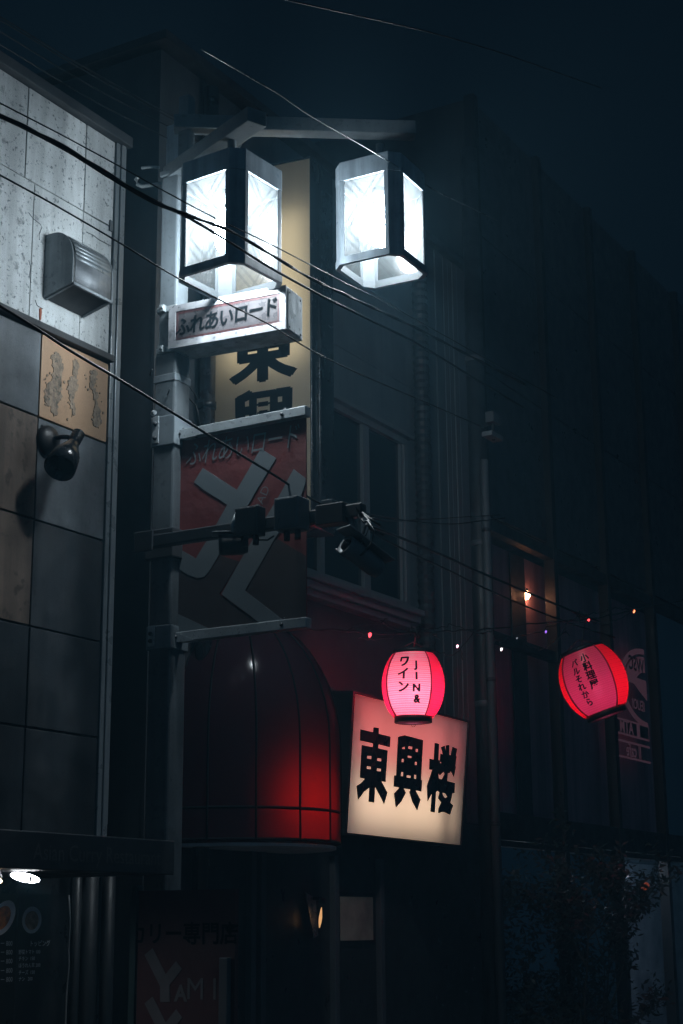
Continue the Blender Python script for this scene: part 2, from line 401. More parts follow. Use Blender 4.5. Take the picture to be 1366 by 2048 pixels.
def vent():
    B = P(88, 597, 'X', FX); D = P(147, 565, 'Y', B.y).x - FX; R = P(165, 637, 'X', FX)
    z0 = B.z; y0, y1 = B.y, R.y; H = P(90, 470, 'X', FX).z - z0; dz = P(147, 565, 'Y', B.y).z - z0
    t = thing('vent_hood', 'rounded steel exhaust vent hood on the pale concrete wall', 'vent hood', (FX, (y0+y1)/2, z0))
    prof = [(.003, 0), (.003, H)] + [(.003+D*.30+(D*.70-.003)*sin(a), H*.52+H*.48*cos(a)) for a in [i*pi/2/10 for i in range(11)]] + [(D, dz)]
    for y, nm in ((y0, 'side_panel'), (y1, 'side_panel')):
        MB().prism([[Vector((FX+x, y, z0+z)) for x, z in prof]], (0, -1, 0), .012 if y == y1 else -.012).build(nm, HOODM, t, bevel=.002)
    mb = MB(); arc = prof[1:]
    for (a, b) in zip(arc, arc[1:]):
        fr = b[1] < H*.5
        o = mb.add([(FX+a[0], y0+.012, z0+a[1]), (FX+b[0], y0+.012, z0+b[1]), (FX+b[0], y1-.012, z0+b[1]), (FX+a[0], y1-.012, z0+a[1])])
        mb.face([o, o+1, o+2, o+3], 1 if fr else 0, True)
    ob = mb.build('cover', [HOODM, HOODF], t); so = ob.modifiers.new('thick', 'SOLIDIFY'); so.thickness = .004; so.offset = -1
    rim = MB(); rim.bar((FX+.004, y0+.008, z0-.002), (FX+D, y0+.008, z0+dz-.002), .016, .012); rim.box((FX+D-.012, y0, z0+dz-.010), (FX+D+.004, y1, z0+dz+.006))
    rim.bar((FX+.004, y1-.008, z0-.002), (FX+D, y1-.008, z0+dz-.002), .016, .012); each(rim, 'bottom_rim', HOODM, t)
    MB().prism([[(FX+.004, y0+.014, z0+.004), (FX+.004, y1-.014, z0+.004), (FX+D-.014, y1-.014, z0+dz+.002), (FX+D-.014, y0+.014, z0+dz+.002)]], (0, 0, 1), .003).build('filter', BLACK, t)
vent()

def wall_light():
    c = P(96, 880, 'X', FX+.02)
    t = thing('wall_spotlight', 'black outdoor spotlight with bell shade on the tiled wall', 'spotlight', c)
    MB().lathe([(.0, .0), (.085, .0), (.088, .02), (.075, .045), (.03, .06), (0, .062)], c-Vector((.016, 0, 0)), (1, 0, 0), 28).build('wall_plate', BLACK, t)
    n = P(150, 880, 'X', FX+.19); rim = P(119, 936, 'X', FX+.23)
    MB().tube([c+Vector((.05, 0, 0)), c+Vector((.09, .02, .01)), (c+n)/2+Vector((.05, 0, .01)), n+Vector((0, -.02, 0))], .014, 10).build('arm', BLACK, t)
    ax = (rim-n); L = ax.length
    prof = [(0, -.07), (.032, -.07)]
    for i in range(5): prof += [(.038, -.065+i*.018), (.038, -.055+i*.018), (.030, -.053+i*.018), (.030, -.049+i*.018)]
    prof += [(.036, .03), (.042, .06), (.060, .11), (.082, .16), (.094, L), (.090, L), (.078, .16), (.05, .11), (.0, .10)]
    MB().lathe(prof, n, ax, 28).build('shade', BLACKG, t)
    MB().tube([P(84, 850, 'X', FX+.01), P(88, 858, 'X', FX+.03), P(92, 862, 'X', FX+.05)], .006, 6).build('cable', BLACK, t)
wall_light()

# ------------------------------------------------------------------ middle building
def restaurant():
    t = thing('restaurant_building', 'grey clad restaurant house with dark bay window above the red awning', 'building', (FX, 10.5, 0))
    MB().box((-12, 8.02, 0), (FX-.02, 12.95, 7.50)).build('wall_core', SIDED, t)
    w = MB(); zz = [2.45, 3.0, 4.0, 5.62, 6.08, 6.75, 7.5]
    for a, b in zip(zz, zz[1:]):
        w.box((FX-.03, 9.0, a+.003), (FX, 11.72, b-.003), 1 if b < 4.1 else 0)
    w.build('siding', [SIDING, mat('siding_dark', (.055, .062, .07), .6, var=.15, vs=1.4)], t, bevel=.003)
    MB().box((FX-.03, 8.02, .12), (FX+.005, 8.997, 7.5)).build('side_wall', SIDED, t)
    MB().box((FX-.03, 9.0, .12), (FX+.004, 12.95, 2.44)).build('shop_front', mat('restaurant_front', (.03, .032, .035), .4), t)
    # ribbed cladding right of the duct
    cl = MB(); y = 11.98
    while y < 12.86:
        cl.box((FX-.03, y, 2.45), (FX+random.choice([.0, .003, .009]), y+.085, 7.56)); y += .088
    each(cl, 'ribbed_cladding', mat('cladding_grey', (.12, .135, .145), .6, var=.1, vs=1.4), t, bevel=.004)
    MB().box((FX-.04, 12.875, .12), (FX+.05, 12.95, 7.58)).build('edge_trim', SIDED, t)
    MB().box((-12, 8.0, 7.565), (FX+.06, 12.97, 7.63)).build('roof_coping', DARK, t)
    # bay window
    z0, z1 = 4.10, 5.56; ya, yb = 9.15, 11.46
    fr = MB(); px = FX+.06
    fr.box((FX, ya, z1-.055), (px, yb, z1)); fr.box((FX, ya, z0), (px, yb, z0+.06)); fr.box((FX, yb-.06, z0+.062), (px, yb, z1-.057)); fr.box((FX, ya, z0+.062), (px, ya+.06, z1-.057))
    for yy in (10.05, 10.72): fr.box((FX, yy, z0+.062), (px-.01, yy+.07, z1-.057))
    fr.box((FX, 10.795, z0+.062), (px-.014, 10.83, z1-.057)); fr.box((FX, 11.36, z0+.062), (px-.016, 11.398, z1-.057))
    f = fr.build('window_frame', WFRAME, t, bevel=.004)
    MB().box((FX+.003, ya+.05, z0+.05), (FX+.02, yb-.05, z1-.05)).build('pane', GLASSK, f)
    hd = MB(); hd.box((FX, ya-.03, z1+.004), (FX+.10, yb+.05, z1+.03)); hd.box((FX, ya-.02, z1+.034), (FX+.05, yb+.03, z1+.075)); each(hd, 'window_head', WFRAME, t, bevel=.004)
    sl = MB(); sl.box((FX, ya-.03, z0-.05), (FX+.16, yb+.06, z0-.003)); sl.box((FX, ya-.02, z0-.11), (FX+.13, yb+.05, z0-.053)); sl.box((FX, ya-.01, z0-.16), (FX+.10, yb+.04, z0-.113))
    each(sl, 'window_sill', WFRAME, t, bevel=.005)
    dp = MB(); q0 = P(412, 760, 'X', FX+.08); dp.tube([(FX+.09, q0.y, .12), (FX+.09, q0.y, 7.4)], .055, 14)
    for z in (4.2, 5.0, 6.0): dp.lathe([(.0, 0), (.064, 0), (.064, .05), (0, .05)], (FX+.09, q0.y, z), n=14)
    each(dp, 'downpipe', BLACKG, t)
    # doorway with a lit paper panel
    a = P(679, 1793, 'X', FX+.012); b = P(745, 1880, 'X', FX+.012)
    dw = MB().box((FX+.006, a.y-.03, b.z-.03), (FX+.014, b.y+.03, a.z+.03)).build('notice_frame', DARK, t)
    MB().box((FX+.015, a.y, b.z), (FX+.020, b.y, a.z)).build('notice', mat('notice_paper', (.34, .29, .23), .6, var=.5, vs=2.5), dw)
    dr = MB()
    for p_ in (500, 520, 668, 760): 
        q = P(p_, 1900, 'X', FX+.02); dr.box((FX, q.y-.03, .12), (FX+.05, q.y+.03, 2.1))
    each(dr, 'door_frame', GREYB, t, bevel=.004)
    return t
REST = restaurant()

def duct():
    q = P(845, 1000, 'X', FX+.06)
    t = tag(MB().lathe([(.0, 2.3)]+[(.062+.012*((i % 2)), 2.3+i*.035) for i in range(150)]+[(.0, 7.55)], (FX+.075, q.y, 0), n=14, smooth=False).build('ribbed_conduit', DARK),
            'dark ribbed conduit running up the grey facade beside the bay window', 'conduit')
duct()

def entry_light():
    c = AT(641, 1835, 11.6)
    t = thing('entrance_lamp', 'small warm lamp glowing beside the dark restaurant doorway', 'lamp', c)
    MB().lathe([(.003, -.07), (.010, -.035), (.012, 0), (.006, .05), (.002, .07)], c, (0.1, .05, 1), 12).build('bulb', glow('warm_bulb', (1, .52, .22), .8), t)
    MB().lathe([(.018, .095), (.022, .10), (.022, .13), (.0, .135)], c, (0.1, .05, 1), 12).build('holder', DARK, t)
    MB().box((FX+.006, c.y-.02, c.z+.12), (c.x, c.y+.02, c.z+.14)).build('bracket', DARK, t)
    MB().prism([[c+Vector((-.06, -.10, .17)), c+Vector((-.05, .02, .13)), c+Vector((-.05, .05, -.12)), c+Vector((-.055, 0, -.14))]], (1, -.5, 0), .01).build('reflector', mat('reflector_metal', (.3, .3, .3), .3, metal=.6), t)
entry_light()

# ------------------------------------------------------------------ tall cream sign
def cream_sign():
    az = radians(83.5); e = Vector((sin(az), cos(az), 0)); n = Vector((e.y, -e.x, 0))
    pl = PLANE((-5.267, 8.65, 5), n)
    a = pl(430, 830); b = pl(622, 316); zt = b.z; L = e.dot(b-a); z0 = 4.15; T = .36
    t = thing('tall_shop_sign', 'tall cream shop sign with black vertical lettering and glossy black side', 'sign', (b.x, b.y, z0))
    o = Vector((a.x, a.y, 0)); k = -n
    def q(u, d, z): return o+e*u+k*d+Vector((0, 0, z))
    MB().prism([[q(0, 0, z0), q(L-.012, 0, z0), q(L-.012, 0, zt), q(0, 0, zt)]], n, .004).build('face', sheet('cream_face', (.84, .77, .62), 0, (.09, .082, .07), .02, grough=.3, streak=.06), t)
    zl, zh = pl(600, 715).z, pl(600, 420).z
    bk = MB(); b_ = bk.add([q(.08, .13, zl), q(L-.06, .13, zl), q(L-.06, .13, zh), q(.08, .13, zh)]); bk.face([b_, b_+1, b_+2, b_+3]); bk.build('backlight', glow('cream_tubes', (1, .95, .84), .98), t)
    cs = MB(); cs.prism([[q(-.02, .18, z0-.02), q(L, .18, z0-.02), q(L, .18, zt+.02), q(-.02, .18, zt+.02)]], n, T-.18)
    cs.prism([[q(-.02, .008, z0-.02), q(-.001, .008, z0-.02), q(-.001, .008, zt+.02), q(-.02, .008, zt+.02)]], n, .17)
    cs.prism([[q(L-.009, .022, z0-.02), q(L, .022, z0-.02), q(L, .022, zt+.02), q(L-.009, .022, zt+.02)]], n, .157)
    for za, zb in ((z0-.02, z0-.001), (zt+.001, zt+.02)): cs.prism([[q(0, .008, za), q(L-.010, .008, za), q(L-.010, .008, zb), q(0, .008, zb)]], n, .17)
    cs.prism([[q(L-.010, -.006, z0-.02), q(L+.004, -.006, z0-.02), q(L+.004, -.006, zt+.02), q(L-.010, -.006, zt+.02)]], n, .026)
    cs.build('casing', BLACKG, t, bevel=.004)
    st = MB(); st.prism([[q(L+.001, T*.28, z0), q(L+.014, T*.28, z0), q(L+.014, T*.28, zt), q(L+.001, T*.28, zt)]], n, .03); st.build('edge_strip', BLACKG, t, bevel=.003)
    c1 = pl(526, 712); (heavy('東', .50, onplane(c1+Vector((0, 0, .02)), e, (0, 0, 1), n, .002), w=.034)).build('character', INK2, t)
    c2 = pl(527, 850); (heavy('興', .50, onplane(c2+Vector((0, 0, -.02)), e, (0, 0, 1), n, .002), w=.030)).build('character', INK2, t)
    br = MB()
    for z in (4.5, 5.6, 6.5): br.bar(q(-.02, .15, z), q(-.02, .15, z)+Vector((FX-q(0, 0, 0).x, 0, 0)), .05, .05)
    each(br, 'wall_bracket', DARK, t)
cream_sign()

# ------------------------------------------------------------------ lamp post with arms
PXC, PYC = -5.36, 7.23
LAMP1 = Vector((-4.79, 6.99, 5.115)); LAMP2 = Vector((-4.335, 7.935, 5.42))
def lamp_post():
    t = thing('lamp_post', 'square grey steel lamp post with two arms beside the alley', 'lamp post', (PXC, PYC, .12))
    zp = lambda y: P(322, y, 'Y', 7.17).z
    def sq(mb, w, z0, z1, mi=0, dx=0, dy=0): mb.box((PXC+dx-w/2, PYC+dy-w/2, z0), (PXC+dx+w/2, PYC+dy+w/2, z1), mi)
    m1 = MB(); sq(m1, .152, .12, zp(710)); m1.build('lower_shaft', mat('pole_paint_shaded', (.075, .09, .10), .5, var=.2, vs=4, streak=.25, speck=.35, ss=35), t, bevel=.014)  # shade on the lower post put into a darker copy of its paint
    m1 = MB(); sq(m1, .126, zp(710)+.002, zp(356)); m1.build('upper_shaft', POLE, t, bevel=.012)
    m1 = MB(); sq(m1, .145, zp(356)+.002, zp(345)); m1.build('shaft_cap', POLE, t, bevel=.006)
    m1 = MB(); sq(m1, .075, zp(345)+.002, zp(190), dx=.035, dy=.05); m1.build('top_post', POLE, t, bevel=.006)
    m1 = MB(); sq(m1, .11, zp(400), zp(235), dx=-.06, dy=.10); m1.build('rear_post', LAMPF, t, bevel=.006)
    for ya, yb, nm in ((895, 835, 'collar'), (1300, 1252, 'collar'), (768, 752, 'collar')):
        m1 = MB(); sq(m1, .170 if ya != 768 else .158, zp(ya), zp(yb)); m1.build(nm, POLE, t, bevel=.006)
    for ya, yb in ((895, 835), (1300, 1252)):
        z0, z1 = zp(ya), zp(yb); cx = PXC-.045; y = PYC-.085
        pb = MB().box((cx-.022, y-.008, z0+.02), (cx+.022, y-.001, z1-.0)).build('bolt_plate', POLE2, t, bevel=.002)
        bo = MB()
        for z in (z0+.05, z1-.045): bo.lathe([(.0, .014), (.011, .012), (.013, 0), (.0, -.001)], (cx, y-.008, z), (0, -1, 0), 10)
        each(bo, 'bolt', DARK, pb)
    m1 = MB(); m1.tube([(PXC-.06, PYC-.10, zp(830)), (PXC-.03, PYC-.135, zp(832)), (PXC-.015, PYC-.14, zp(833))], .013, 10); m1.build('peg', POLE2, t)
    # arms
    z1b = 5.99
    d1 = Vector((LAMP1.x-PXC, LAMP1.y-PYC, 0)).normalized(); d2 = Vector((LAMP2.x-PXC, LAMP2.y-PYC, 0)).normalized()
    a0 = Vector((PXC, PYC, z1b+.045))-d1*.05; a1 = Vector((LAMP1.x, LAMP1.y, z1b+.045))+d1*.26
    MB().bar(a0, a1, .13, .09).build('arm', POLE, t, bevel=.005)
    z2b = 6.32
    a0 = Vector((PXC, PYC, z2b+.045))-d2*.02; a1 = Vector((LAMP2.x, LAMP2.y, z2b+.045))+d2*.22
    MB().bar(a0, a1, .10, .09).build('arm', POLE, t, bevel=.005)
    b = MB(); b.bar(Vector((PXC, PYC, 5.66))+d2*.07, Vector((PXC, PYC, z2b))+d2*.42, .05, .012); b.bar(Vector((PXC, PYC, 5.66))+d2*.075+Vector((0, 0, .03)), Vector((PXC, PYC, z2b))+d2*.40, .012, .06)
    b.build('brace', POLE, t, bevel=.002)
    # sign straps
    for y in (622, 703):
        z = zp(y); s_ = MB(); sq(s_, .140, z-.018, z+.018); s_.box((PXC-.035, PYC-.10, z-.022), (PXC-.001, PYC-.071, z+.022)); s_.box((PXC-.02, PYC-.115, z-.006), (PXC+.0, PYC-.101, z+.008))
        s_.build('strap', POLE2, t, bevel=.003)
    # hooks and old conduit on the left
    h = MB(); h.tube([P(x, y, 'Y', PYC) for x, y in ((330, 366), (300, 371), (284, 373), (275, 369), (272, 360), (276, 354))], .012, 8)
    h.tube([P(x, y, 'Y', PYC+.05) for x, y in ((318, 335), (300, 334), (284, 336))], .010, 8); each(h, 'hook', POLE2, t)
    h = MB(); h.tube([P(x, y, 'Y', PYC+.14) for x, y in ((338, 705), (350, 745), (356, 780), (372, 790), (392, 812), (400, 850))], .006, 6)
    h.tube([P(x, y, 'Y', PYC+.14) for x, y in ((350, 740), (366, 752), (380, 775), (398, 800))], .004, 6)
    each(h, 'loose_cable', BLACK, t)
    h = MB()
    for x, y in ((300, 750), (335, 790)):
        q = P(x, y, 'Y', PYC-.08); h.tube([q, q+Vector((.03, -.02, .025))], .004, 6)
    each(h, 'wire_stub', DARK, t)
    return t
lamp_post()

# ------------------------------------------------------------------ street lamps
BULB = glow('lamp_bulb', (.83, .935, 1.0), 410)
PANE = sheet('frosted_pane', (.0185, .0202, .0212), .46, (.007, .0075, .0075), .02, lattice=True)
LAMPIN = mat('lamp_inside_dark', (.022, .025, .027), .7, var=.1, spec=.1)
def make_lamp(loc, rz):
    t = thing('street_lamp', 'nearer square street lamp with cut corners, above the narrow white road sign', 'street lamp', loc, 'hanging street lamps', rz)
    a, c, H, s_, tk = .232, .064, .69, .028, .012
    octo = lambda r, cc: [(-r+cc, -r), (r-cc, -r), (r, -r+cc), (r, r-cc), (r-cc, r), (-r+cc, r), (-r, r-cc), (-r, -r+cc)]
    Rz = [Matrix.Rotation(k*pi/2, 4, 'Z') for k in range(4)]
    for k in range(4):
        pl = [(a-c-s_, -a), (a-c, -a), (a, -a+c), (a, -a+c+s_), (a-tk, -a+c+s_), (a-tk, -a+c+.004), (a-c-.004, -a+tk), (a-c-s_, -a+tk)]
        L = [Rz[k] @ Vector((x, y, .562)) for x, y in pl]
        cpm = MB().prism([L], (0, 0, 1), .515)
        for q_ in (-5, -4, -3, -2, -1): cpm.m[q_] = 1
        cpm.build('corner_post', [LAMPF, LAMPIN], t, bevel=.002, world=False)
    ro = [Vector((x, y, .050)) for x, y in octo(a+.004, c)]; ri = [Vector((x, y, .050)) for x, y in octo(a-.022, c-.008)]
    brm = MB().prism([ro, ri[::-1]], (0, 0, 1), .05)
    for q_ in range(1, 9): brm.m[-q_] = 1
    for q_, f_ in enumerate(brm.f[:-16]): brm.m[q_] = 1 if sum(brm.v[i][2] for i in f_) > .1 else 0
    brm.build('bottom_rail', [LAMPF, LAMPIN], t, bevel=.002, world=False)
    cp = MB(); cp.prism([[Vector((x, y, H)) for x, y in octo(a+.002, c)]], (0, 0, 1), H-.563)
    cp.prism([[Vector((x, y, H+.012)) for x, y in octo(a-.02, c)]], (0, 0, 1), .0115)
    MB().prism([[Vector((x, y, .5625)) for x, y in octo(a-.016, c-.006)]], (0, 0, 1), .003).build('ceiling_plate', LAMPIN, t, world=False)
    cp.build('roof_cap', LAMPF, t, bevel=.003, world=False)
    for k in range(4):
        w = a-c-s_+.006; pts = [Rz[k] @ Vector((x, -a+.007, z)) for x, z in ((-w, .046), (w, .046), (w, .566), (-w, .566))]
        mb = MB(); b = mb.add(pts); mb.face([b, b+1, b+2, b+3], 0, uv=[(0, 0), (1, 0), (1, 2), (0, 2)])
        mb.build('pane', PANE, t, world=False)
    MB().lathe([(.0, .18), (.04, .185), (.075, .205), (.092, .25), (.092, .36), (.078, .41), (.05, .44), (0, .445)], n=24).build('bulb', BULB, t, world=False)
    MB().lathe([(.0, .448), (.03, .448), (.03, .5), (.05, .5), (.05, .562), (0, .5625)], n=16).build('socket', WHITEP, t, world=False)
    MB().lathe([(.026, H+.0125), (.026, H+.19), ], n=14).build('stem', POLE, t, world=False)
    return t
lampA = make_lamp(LAMP1, radians(-4))
lampB = dup(lampA, LAMP2, radians(2), 'farther square street lamp with cut corners, hanging clear on the long arm'); lampB.scale = (.96, .96, .96)

# ------------------------------------------------------------------ road name sign on the post
def road_sign():
    az = radians(84); e = Vector((sin(az), cos(az), 0)); n = Vector((e.y, -e.x, 0)); pl = PLANE((PXC, PYC-.11, 5), n)
    A = pl(338, 612); B = pl(571, 571); z1 = (A.z+B.z)/2; z0 = (pl(338, 698).z+pl(571, 656).z)/2; L = e.dot(B-A); o = Vector((A.x, A.y, 0)); D = .215
    t = thing('road_name_sign', 'narrow white box sign with black brush lettering strapped to the lamp post', 'sign', (PXC, PYC-.1, z0))
    q = lambda u, d, z: o+e*u-n*d+Vector((0, 0, z))
    rect = lambda u0, u1, za, zb, d: [q(u0, d, za), q(u1, d, za), q(u1, d, zb), q(u0, d, zb)]
    MB().prism([rect(0, L, z0, z1, .008)], n, D).build('casing', SIGNB, t, bevel=.004)
    MB().prism([rect(.045, L-.035, z0+.04, z1-.04, .0045)], n, .0035).build('face_panel', SIGNW, t)
    fr = MB(); fr.prism([rect(-.002, L+.002, z0-.002, z1+.002, 0), rect(.047, L-.037, z0+.042, z1-.042, 0)[::-1]], n, .0075); fr.build('front_frame', mat('sign_frame_white', (.30, .31, .33), .5, var=.15, vs=8, streak=.2, speck=.6, ss=40), t, bevel=.002)
    rl = MB(); 
    for i, (k, w_) in enumerate(((.052, .0035), (.060, .0018))):
        rl.prism([rect(k, L-k+.010, z0+k-.005, z1-k+.005, .003), rect(k+w_, L-k+.010-w_, z0+k-.005+w_, z1-k+.005-w_, .003)[::-1]], n, .001)
    rl.build('red_border', REDLINE, t)
    c = q(L*.50, 0, (z0+z1)/2-.004)
    f0 = onplane(c, e, (0, 0, 1), n, -.0035, ang=.045)
    tilt = lambda x, y, z: f0(x+.12*y, y*1.02, z)
    k = (L-.13)/(.118*6.35)
    heavy('ふれあいロード', .118, lambda x, y, z: f0((x+.12*y)*k, y*1.02, z), w=.022, space=.92).build('lettering', INK2, t)
    e2 = MB(); e2.prism([[q(L+.004, .03, z0+.01), q(L+.004, D-.02, z0+.01), q(L+.004, D-.02, z1-.01), q(L+.004, .03, z1-.01)]], e, .003)
    ep = e2.build('end_plate', SIGNB, t)
    sc = MB()
    for d in (.045, D-.03):
        for z in (z0+.025, z1-.03): sc.lathe([(0, .004), (.006, .003), (.007, 0), (0, -.001)], q(L+.004, d, z), e, 8)
    each(sc, 'screw', DARK, ep)
    lc = MB()
    for u in (L*.72, L*.77, L*.82, L*.87): lc.tube([q(u, .05, z1), q(u, .05, z1+.02)], .005, 6)
    each(lc, 'bird_spike', DARK, t)
road_sign()

# ------------------------------------------------------------------ red street banner
def banner():
    Y = PYC; n = Vector((0, -1, 0)); p = lambda x, y, k=0: P(x, y, 'Y', Y-.004-k)
    a, b = p(354, 884), p(612, 836); x0, x1 = a.x, b.x; z1 = 4.325; z0 = 3.205
    t = thing('street_banner', 'red street banner with broad white strokes hung beside the lamp post', 'banner', (x0, Y, z0))
    cl = MB(); nx, nz = 14, 18; b0 = cl.add([(x0+(x1-x0)*i/nx, Y+.006*sin(i*.9)*sin(pi*j/nz), z0+(z1-z0)*j/nz) for j in range(nz+1) for i in range(nx+1)])
    MB().box((x0, Y-.004, z0), (x1, Y+.004, z1)).build('cloth', FLAGR, t)
    R1 = lambda x, y: (340+x/4.27, 800+y/4.27); R2 = lambda x, y: (340+x/4.27, 980+y/4.27)
    def clampx(q): q = q.copy(); q.x = min(max(q.x, x0+.002), x1-.002); q.z = min(max(q.z, z0+.002), z1-.002); return q
    sh1 = [R1(280, 580), R1(570, 768), R1(775, 415), R1(905, 497), R2(740, 0), R2(560, 310), R2(390, 600), R2(330, 700), R2(290, 742), R2(230, 752), R2(150, 722), R2(40, 650), R2(40, 480), R2(220, 585), R2(380, 320), R2(490, 125), R2(290, 0), R1(205, 700)]
    sh2 = [R1(1055, 590), R1(1180, 665), R1(1180, 700), R2(1115, 60), R2(900, 405), R2(760, 650), R2(640, 860), R2(960, 1120), R2(930, 1160), R2(760, 1170), R2(440, 890), R2(600, 600), R2(690, 450), R2(830, 215), R2(960, 0), R1(1000, 690)]
    sh3 = [R2(50, 1050), R2(330, 1190), R2(50, 1250)]
    g = MB()
    for k, s_ in enumerate((sh1, sh2, sh3)): g.prism([[clampx(p(x, y, .003+.0004*k)) for x, y in s_]], n, .002)
    each(g, 'white_stroke', FLAGW, t)
    d = MB(); d.prism([[clampx(p(x, y, .0015)) for x, y in [R2(50, 660), R2(230, 760), R2(320, 720), R2(430, 560), R2(590, 610), R2(420, 890), R2(760, 1180), R2(340, 1200), R2(50, 1050)]]], n, .001)
    d.prism([[clampx(p(x, y, .0017)) for x, y in [R2(905, 410), R2(1180, 560), R2(1180, 1150), R2(960, 1125), R2(645, 860)]]], n, .001)
    each(d, 'dark_field', FLAGD, t)
    c = p(485, 894); f0 = onplane(c, (1, 0, 0), (0, 0, 1), n, .004)
    words('ふれあいロード', .118, lambda x, y, z: f0(x*.98+.22*y, y*1.35, z), bold=-.004, space=.90).build('road_lettering', FLAGW, t)
    c = p(*R2(770, 120)); f1 = onplane(c, (1, 0, 0), (0, 0, 1), n, .006, ang=radians(62))
    words('ROAD', .075, lambda x, y, z: f1(x, y, z), bold=-.010, align='CENTER').build('slanted_lettering', FLAGW, t)
    for z, nm in ((z1+.035, 'top_rail'), (z0-.03, 'bottom_rail')):
        r = MB().box((PXC+.08, Y-.03, z-.028), (x1+.012, Y+.03, z+.028)).build(nm, POLE2, t, bevel=.004)
        r2 = MB(); r2.prism([[(PXC+.078, Y-.034, z+.030), (PXC+.20, Y-.034, z-.024), (PXC+.20, Y-.034, z-.03), (PXC+.078, Y-.034, z-.03)]], n, .004).build('gusset', POLE2, r)
        bt = MB()
        for x in (x0+.04, x1-.14): bt.lathe([(0, .012), (.009, .010), (.011, 0), (0, -.001)], (x, Y-.031, z), n, 10); bt.tube([(x, Y, z+.028), (x, Y, z+.045)], .007, 8)
        each(bt, 'bolt', DARK, r)
banner()

# ------------------------------------------------------------------ bar with cameras and boxes
def bar_set():
    Y = PYC-.14; p = lambda x, y, k=0: P(x, y, 'Y', Y-k)
    a = p(300, 1078); b = p(728, 1022); z = (P(340, 1078, 'Y', Y).z + P(600, 1040, 'Y', Y).z)/2
    t = thing('mounting_bar', 'dark horizontal pipe clamped across the red banner to the lamp post', 'bar', (PXC, Y, z))
    MB().box((PXC-.02, Y-.03, z-.035), (b.x, Y+.03, z+.035)).build('pipe', DARK, t, bevel=.008)
    c = MB(); c.box((PXC-.098, PYC-.098, z-.085), (PXC+.098, PYC+.098, z+.085)); c.box((PXC-.11, Y-.045, z-.06), (PXC+.02, Y-.031, z+.06)); c.build('clamp', DARK, t, bevel=.006)
    def box(name, label, x0, y0, x1, y1, m_, d=.11):
        A, B = p(x0, y0, .04), p(x1, y1, .04)
        q = thing(name, label, 'box', ((A.x+B.x)/2, Y-.035, B.z), 'boxes on the mounting bar')
        MB().box((A.x, Y-.032-d, B.z), (B.x, Y-.032, A.z)).build('case', m_, q, bevel=.006)
        MB().box((A.x+.01, Y-.037-d, B.z+.01), (B.x-.01, Y-.0325-d, A.z-.01)).build('lid', m_, q, bevel=.003)
        g = MB()
        for fx in (.3, .75): g.tube([(A.x+(B.x-A.x)*fx, Y-.032-d/2, B.z), (A.x+(B.x-A.x)*fx, Y-.032-d/2, B.z-.05)], .017, 10)
        each(g, 'cable_gland', DARK, q)
        return q
    box('junction_box', 'smaller dark junction box on the bar just above the bullet camera', 484, 1022, 530, 1072, DARK, .08)
    box('junction_box', 'larger grey junction box on the bar over the outer edge of the banner', 570, 1006, 618, 1062, PLASTIC, .12)
    A = p(640, 1024); q = thing('power_unit', 'flat dark power unit lying on the bar just past the banner', 'box', A)
    MB().box((A.x, Y-.05, z-.06), (A.x+.17, Y+.03, z+.05)).build('case', DARK, q, bevel=.006)
    MB().box((A.x+.03, Y-.04, z+.0525), (A.x+.10, Y+.02, z+.075)).build('lid', PLASTIC, q, bevel=.003)
    # bullet camera hanging under the bar
    c = p(438, 1090, .07); d = p(496, 1088, -.02)
    q = thing('bullet_camera', 'dark bullet camera hanging under the bar in front of the red banner', 'security camera', (c+d)/2, 'cameras on the mounting bar')
    ax = (d-c); L = ax.length
    MB().lathe([(0, .015), (.048, .012), (.055, 0), (.058, .02), (.058, L*.8), (.045, L), (0, L)], c, ax, 24).build('body', BLACK, q)
    MB().lathe([(0, -.001), (.03, -.002), (.034, .013)], c, ax, 20).build('lens', GLASSK, q)
    vz = MB(); vz.bar(c-ax*.25+Vector((0, 0, .062)), d+Vector((0, 0, .062)), .11, .008); vz.build('sun_shield', PLASTIC, q, bevel=.003)
    jt = MB(); k = p(476, 1045, .09); jt.tube([(k.x-.005, k.y, z+.06), (k.x-.03, k.y, z+.01), (k.x-.035, k.y, z-.03), (k.x-.03, k.y+.02, c.z+.06)], .014, 10); jt.tube([(k.x-.02, k.y, z+.045), (k.x+.035, k.y, z+.05), (k.x+.05, k.y+.02, z+.02)], .012, 10)
    jt.build('bracket', POLE2, q)
    MB().tube([p(500, 1072), p(512, 1080), p(535, 1080), p(548, 1072)], .005, 6).build('cable', BLACK, q)
    # second camera, light grey, pointing down the street
    c = p(690, 1088, .10); d = p(758, 1140, -.10)
    q = thing('bullet_camera', 'pale bullet camera at the bar end pointing down in front of the window', 'security camera', (c+d)/2, 'cameras on the mounting bar')
    ax = (d-c); L = ax.length
    MB().lathe([(0, .015), (.045, .012), (.052, 0), (.055, .02), (.055, L*.85), (.045, L), (0, L)], c, ax, 24).build('body', WFRAME, q)
    MB().bar(c-ax*.15+Vector((0.02, 0, .066)), d+ax*.18+Vector((0.02, 0, .066)), .12, .008).build('sun_shield', WFRAME, q, bevel=.003)
    MB().lathe([(0, -.001), (.03, -.002), (.034, .013)], c, ax, 20).build('lens', GLASSK, q)
    m_ = p(700, 1040); MB().tube([(m_.x, Y, z-.03), (m_.x+.02, Y, z-.09), (c+d)/2+Vector((0, 0, .05))], .016, 10).build('bracket', PLASTIC, q)
    lo = MB()
    lo.tube([p(x, y, .06) for x, y in ((735, 1040), (748, 1062), (742, 1090), (725, 1108), (705, 1118), (688, 1112), (672, 1098))], .006, 6)
    lo.tube([p(x, y, .05) for x, y in ((728, 1030), (742, 1045), (730, 1075), (712, 1092), (698, 1100))], .005, 6)
